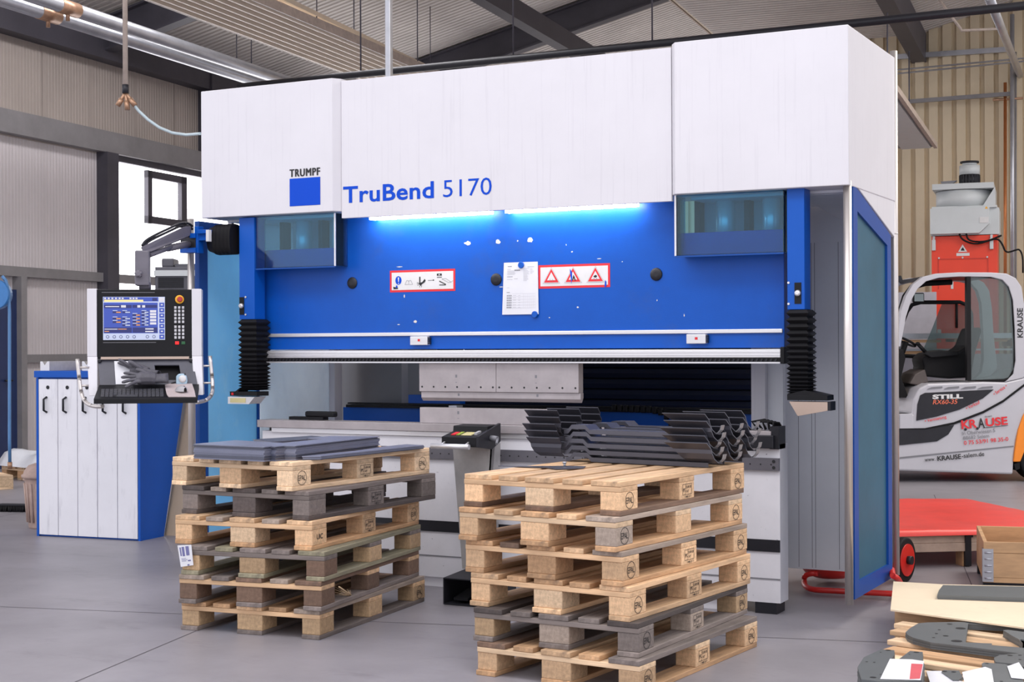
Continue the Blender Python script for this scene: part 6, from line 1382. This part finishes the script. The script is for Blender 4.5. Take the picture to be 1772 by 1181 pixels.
# stacks of cut steel plates: every plate an object
def plates(pix, z, n, t, name, lab, grp, holes=(), mtl=M_plate, j=.0015):
    P = [on_z(x, y, z + n * t) for x, y in pix]; c = sum(P, Vector()) / len(P); c.z = 0
    for i in range(n):
        q = MB(); q.prism([(p.x - c.x, p.y - c.y, 0) for p in P], (0, 0, t - .0003)); ob = q.build(name, mtl); ob.location = (c.x + rs.uniform(-j, j), c.y + rs.uniform(-j, j), z + i * t); tag(ob, lab, 'steel plate', grp)
        if i == n - 1 and holes:
            q = MB()
            for (x, y, r_) in holes:
                h = on_z(x, y, z + n * t); q.mi = 0; pts = [(h.x - c.x + r_ * math.cos(a), h.y - c.y + r_ * math.sin(a), t - .0001) for a in [2 * PI * k2 / 20 for k2 in range(20)]]; flat(q, pts, (0, 0, .0006))
            q.build('bolt_holes', M_ink, ob)
            ob['label'] = lab.replace('one of the', 'topmost of the') if 'one of the' in lab else lab; 
            if 'one of the' in lab: del ob['group']
plates([(1622, 1030), (1625, 1022), (1632, 1013), (1800, 1016), (1800, 1036)], zc + .008, 5, .0042, 'long_plate', 'one of the long dark steel plates lying on the cardboard sheet', 'long steel plates')
FK = [(1567, 1094), (1575, 1087), (1589, 1079), (1605, 1077.5), (1692, 1076), (1700, 1074), (1830, 1074), (1830, 1086), (1676, 1079), (1675, 1080), (1670, 1112), (1716, 1114), (1716, 1117), (1755, 1120), (1830, 1128), (1830, 1140), (1740, 1128), (1660, 1118), (1610, 1112), (1580, 1104), (1570, 1099)]
plates(FK, .145, 6, .0048, 'fork_plate', 'one of the fork-shaped grey steel plates piled on the platform', 'fork-shaped steel plates', [(1643, 1080.5, .012), (1662, 1088, .022), (1625, 1090.5, .007), (1620, 1097, .007), (1636, 1101, .012), (1655, 1110, .023), (1615, 1104, .007)])
plates([(1736, 1091), (1745, 1090.5), (1800, 1098), (1800, 1112), (1768, 1107), (1764, 1108), (1770, 1114), (1765, 1108), (1752, 1101)], .145, 5, .006, 'hook_plate', 'one of the hook-shaped grey plates inside the fork plates', 'hook-shaped steel plates')
plates([(1484, 1155), (1495, 1138), (1525, 1124), (1548, 1126), (1548, 1133), (1543, 1141), (1556, 1141), (1575, 1127), (1597, 1129), (1597, 1145), (1600, 1150), (1596, 1178), (1560, 1180), (1523, 1180), (1491, 1176)], .005, 34, .0056, 'notched_plate', 'one of the notched grey plates piled at the front edge of the photo', 'notched steel plates', [(1537, 1126, .011), (1500, 1146, .005), (1513, 1147, .005), (1524, 1129.5, .004), (1511, 1173, .012), (1524, 1168, .004), (1586, 1129.5, .011), (1574, 1133, .004)])
plates([(1720, 1139), (1730, 1134), (1765, 1131), (1800, 1133), (1800, 1165), (1760, 1150), (1723, 1146)], .145, 9, .0056, 'slotted_plate', 'one of the slotted grey plates at the lower right corner', 'slotted steel plates', [(1748, 1135, .010), (1765, 1134.5, .007), (1765, 1142, .006)])
plates([(1699, 1149), (1703, 1147), (1740, 1150), (1760, 1158), (1780, 1195), (1720, 1195), (1714, 1160), (1701, 1155)], .19, 3, .0056, 'corner_plate', 'one of the angled grey plates between the white papers', 'angled steel plates', [(1708, 1149, .007), (1733, 1180, .006)])
plates([(1630, 1163), (1634, 1160), (1660, 1161), (1667, 1172), (1660, 1177), (1650, 1177)], .145, 2, .0056, 'small_plate', 'one of the small grey plates in front of the red-and-white paper', 'small steel plates', [(1635, 1162.5, .010), (1651, 1163.5, .009)])
def paper(pix, z, lab, red=None):
    P = [on_z(x, y, z) for x, y in pix]; c = P[0]; q = MB(c); q.prism(P, (0, 0, .0006)); ob = q.build('paper_sheet', M_paper); tag(ob, lab, 'paper')
    if red: q = MB(c); flat(q, [on_z(x, y, z + .0012) for x, y in red]); q.build('red_field', mat('faded_red', (.62, .10, .12), .6), ob)
zpp = .005 + 34 * .0056 + .001
paper([(1523, 1176), (1540, 1141), (1578, 1142), (1599, 1145), (1593, 1178), (1560, 1177)], zpp, 'white paper with a red corner on the front notched plates', [(1574, 1176), (1577, 1149), (1597, 1150), (1592, 1175)])
paper([(1603, 1162), (1630, 1162), (1655, 1178), (1680, 1183), (1680, 1200), (1615, 1200)], .150, 'white printed paper at the bottom edge right of the red corner sheet')
paper([(1665, 1164), (1705, 1155), (1716, 1159), (1722, 1195), (1672, 1195)], .209, 'white paper lying on the angled plates')
paper([(1743, 1154), (1763, 1147), (1772, 1160), (1790, 1176), (1790, 1178), (1750, 1174)], .2096, 'white paper curling at the lower right photo corner')
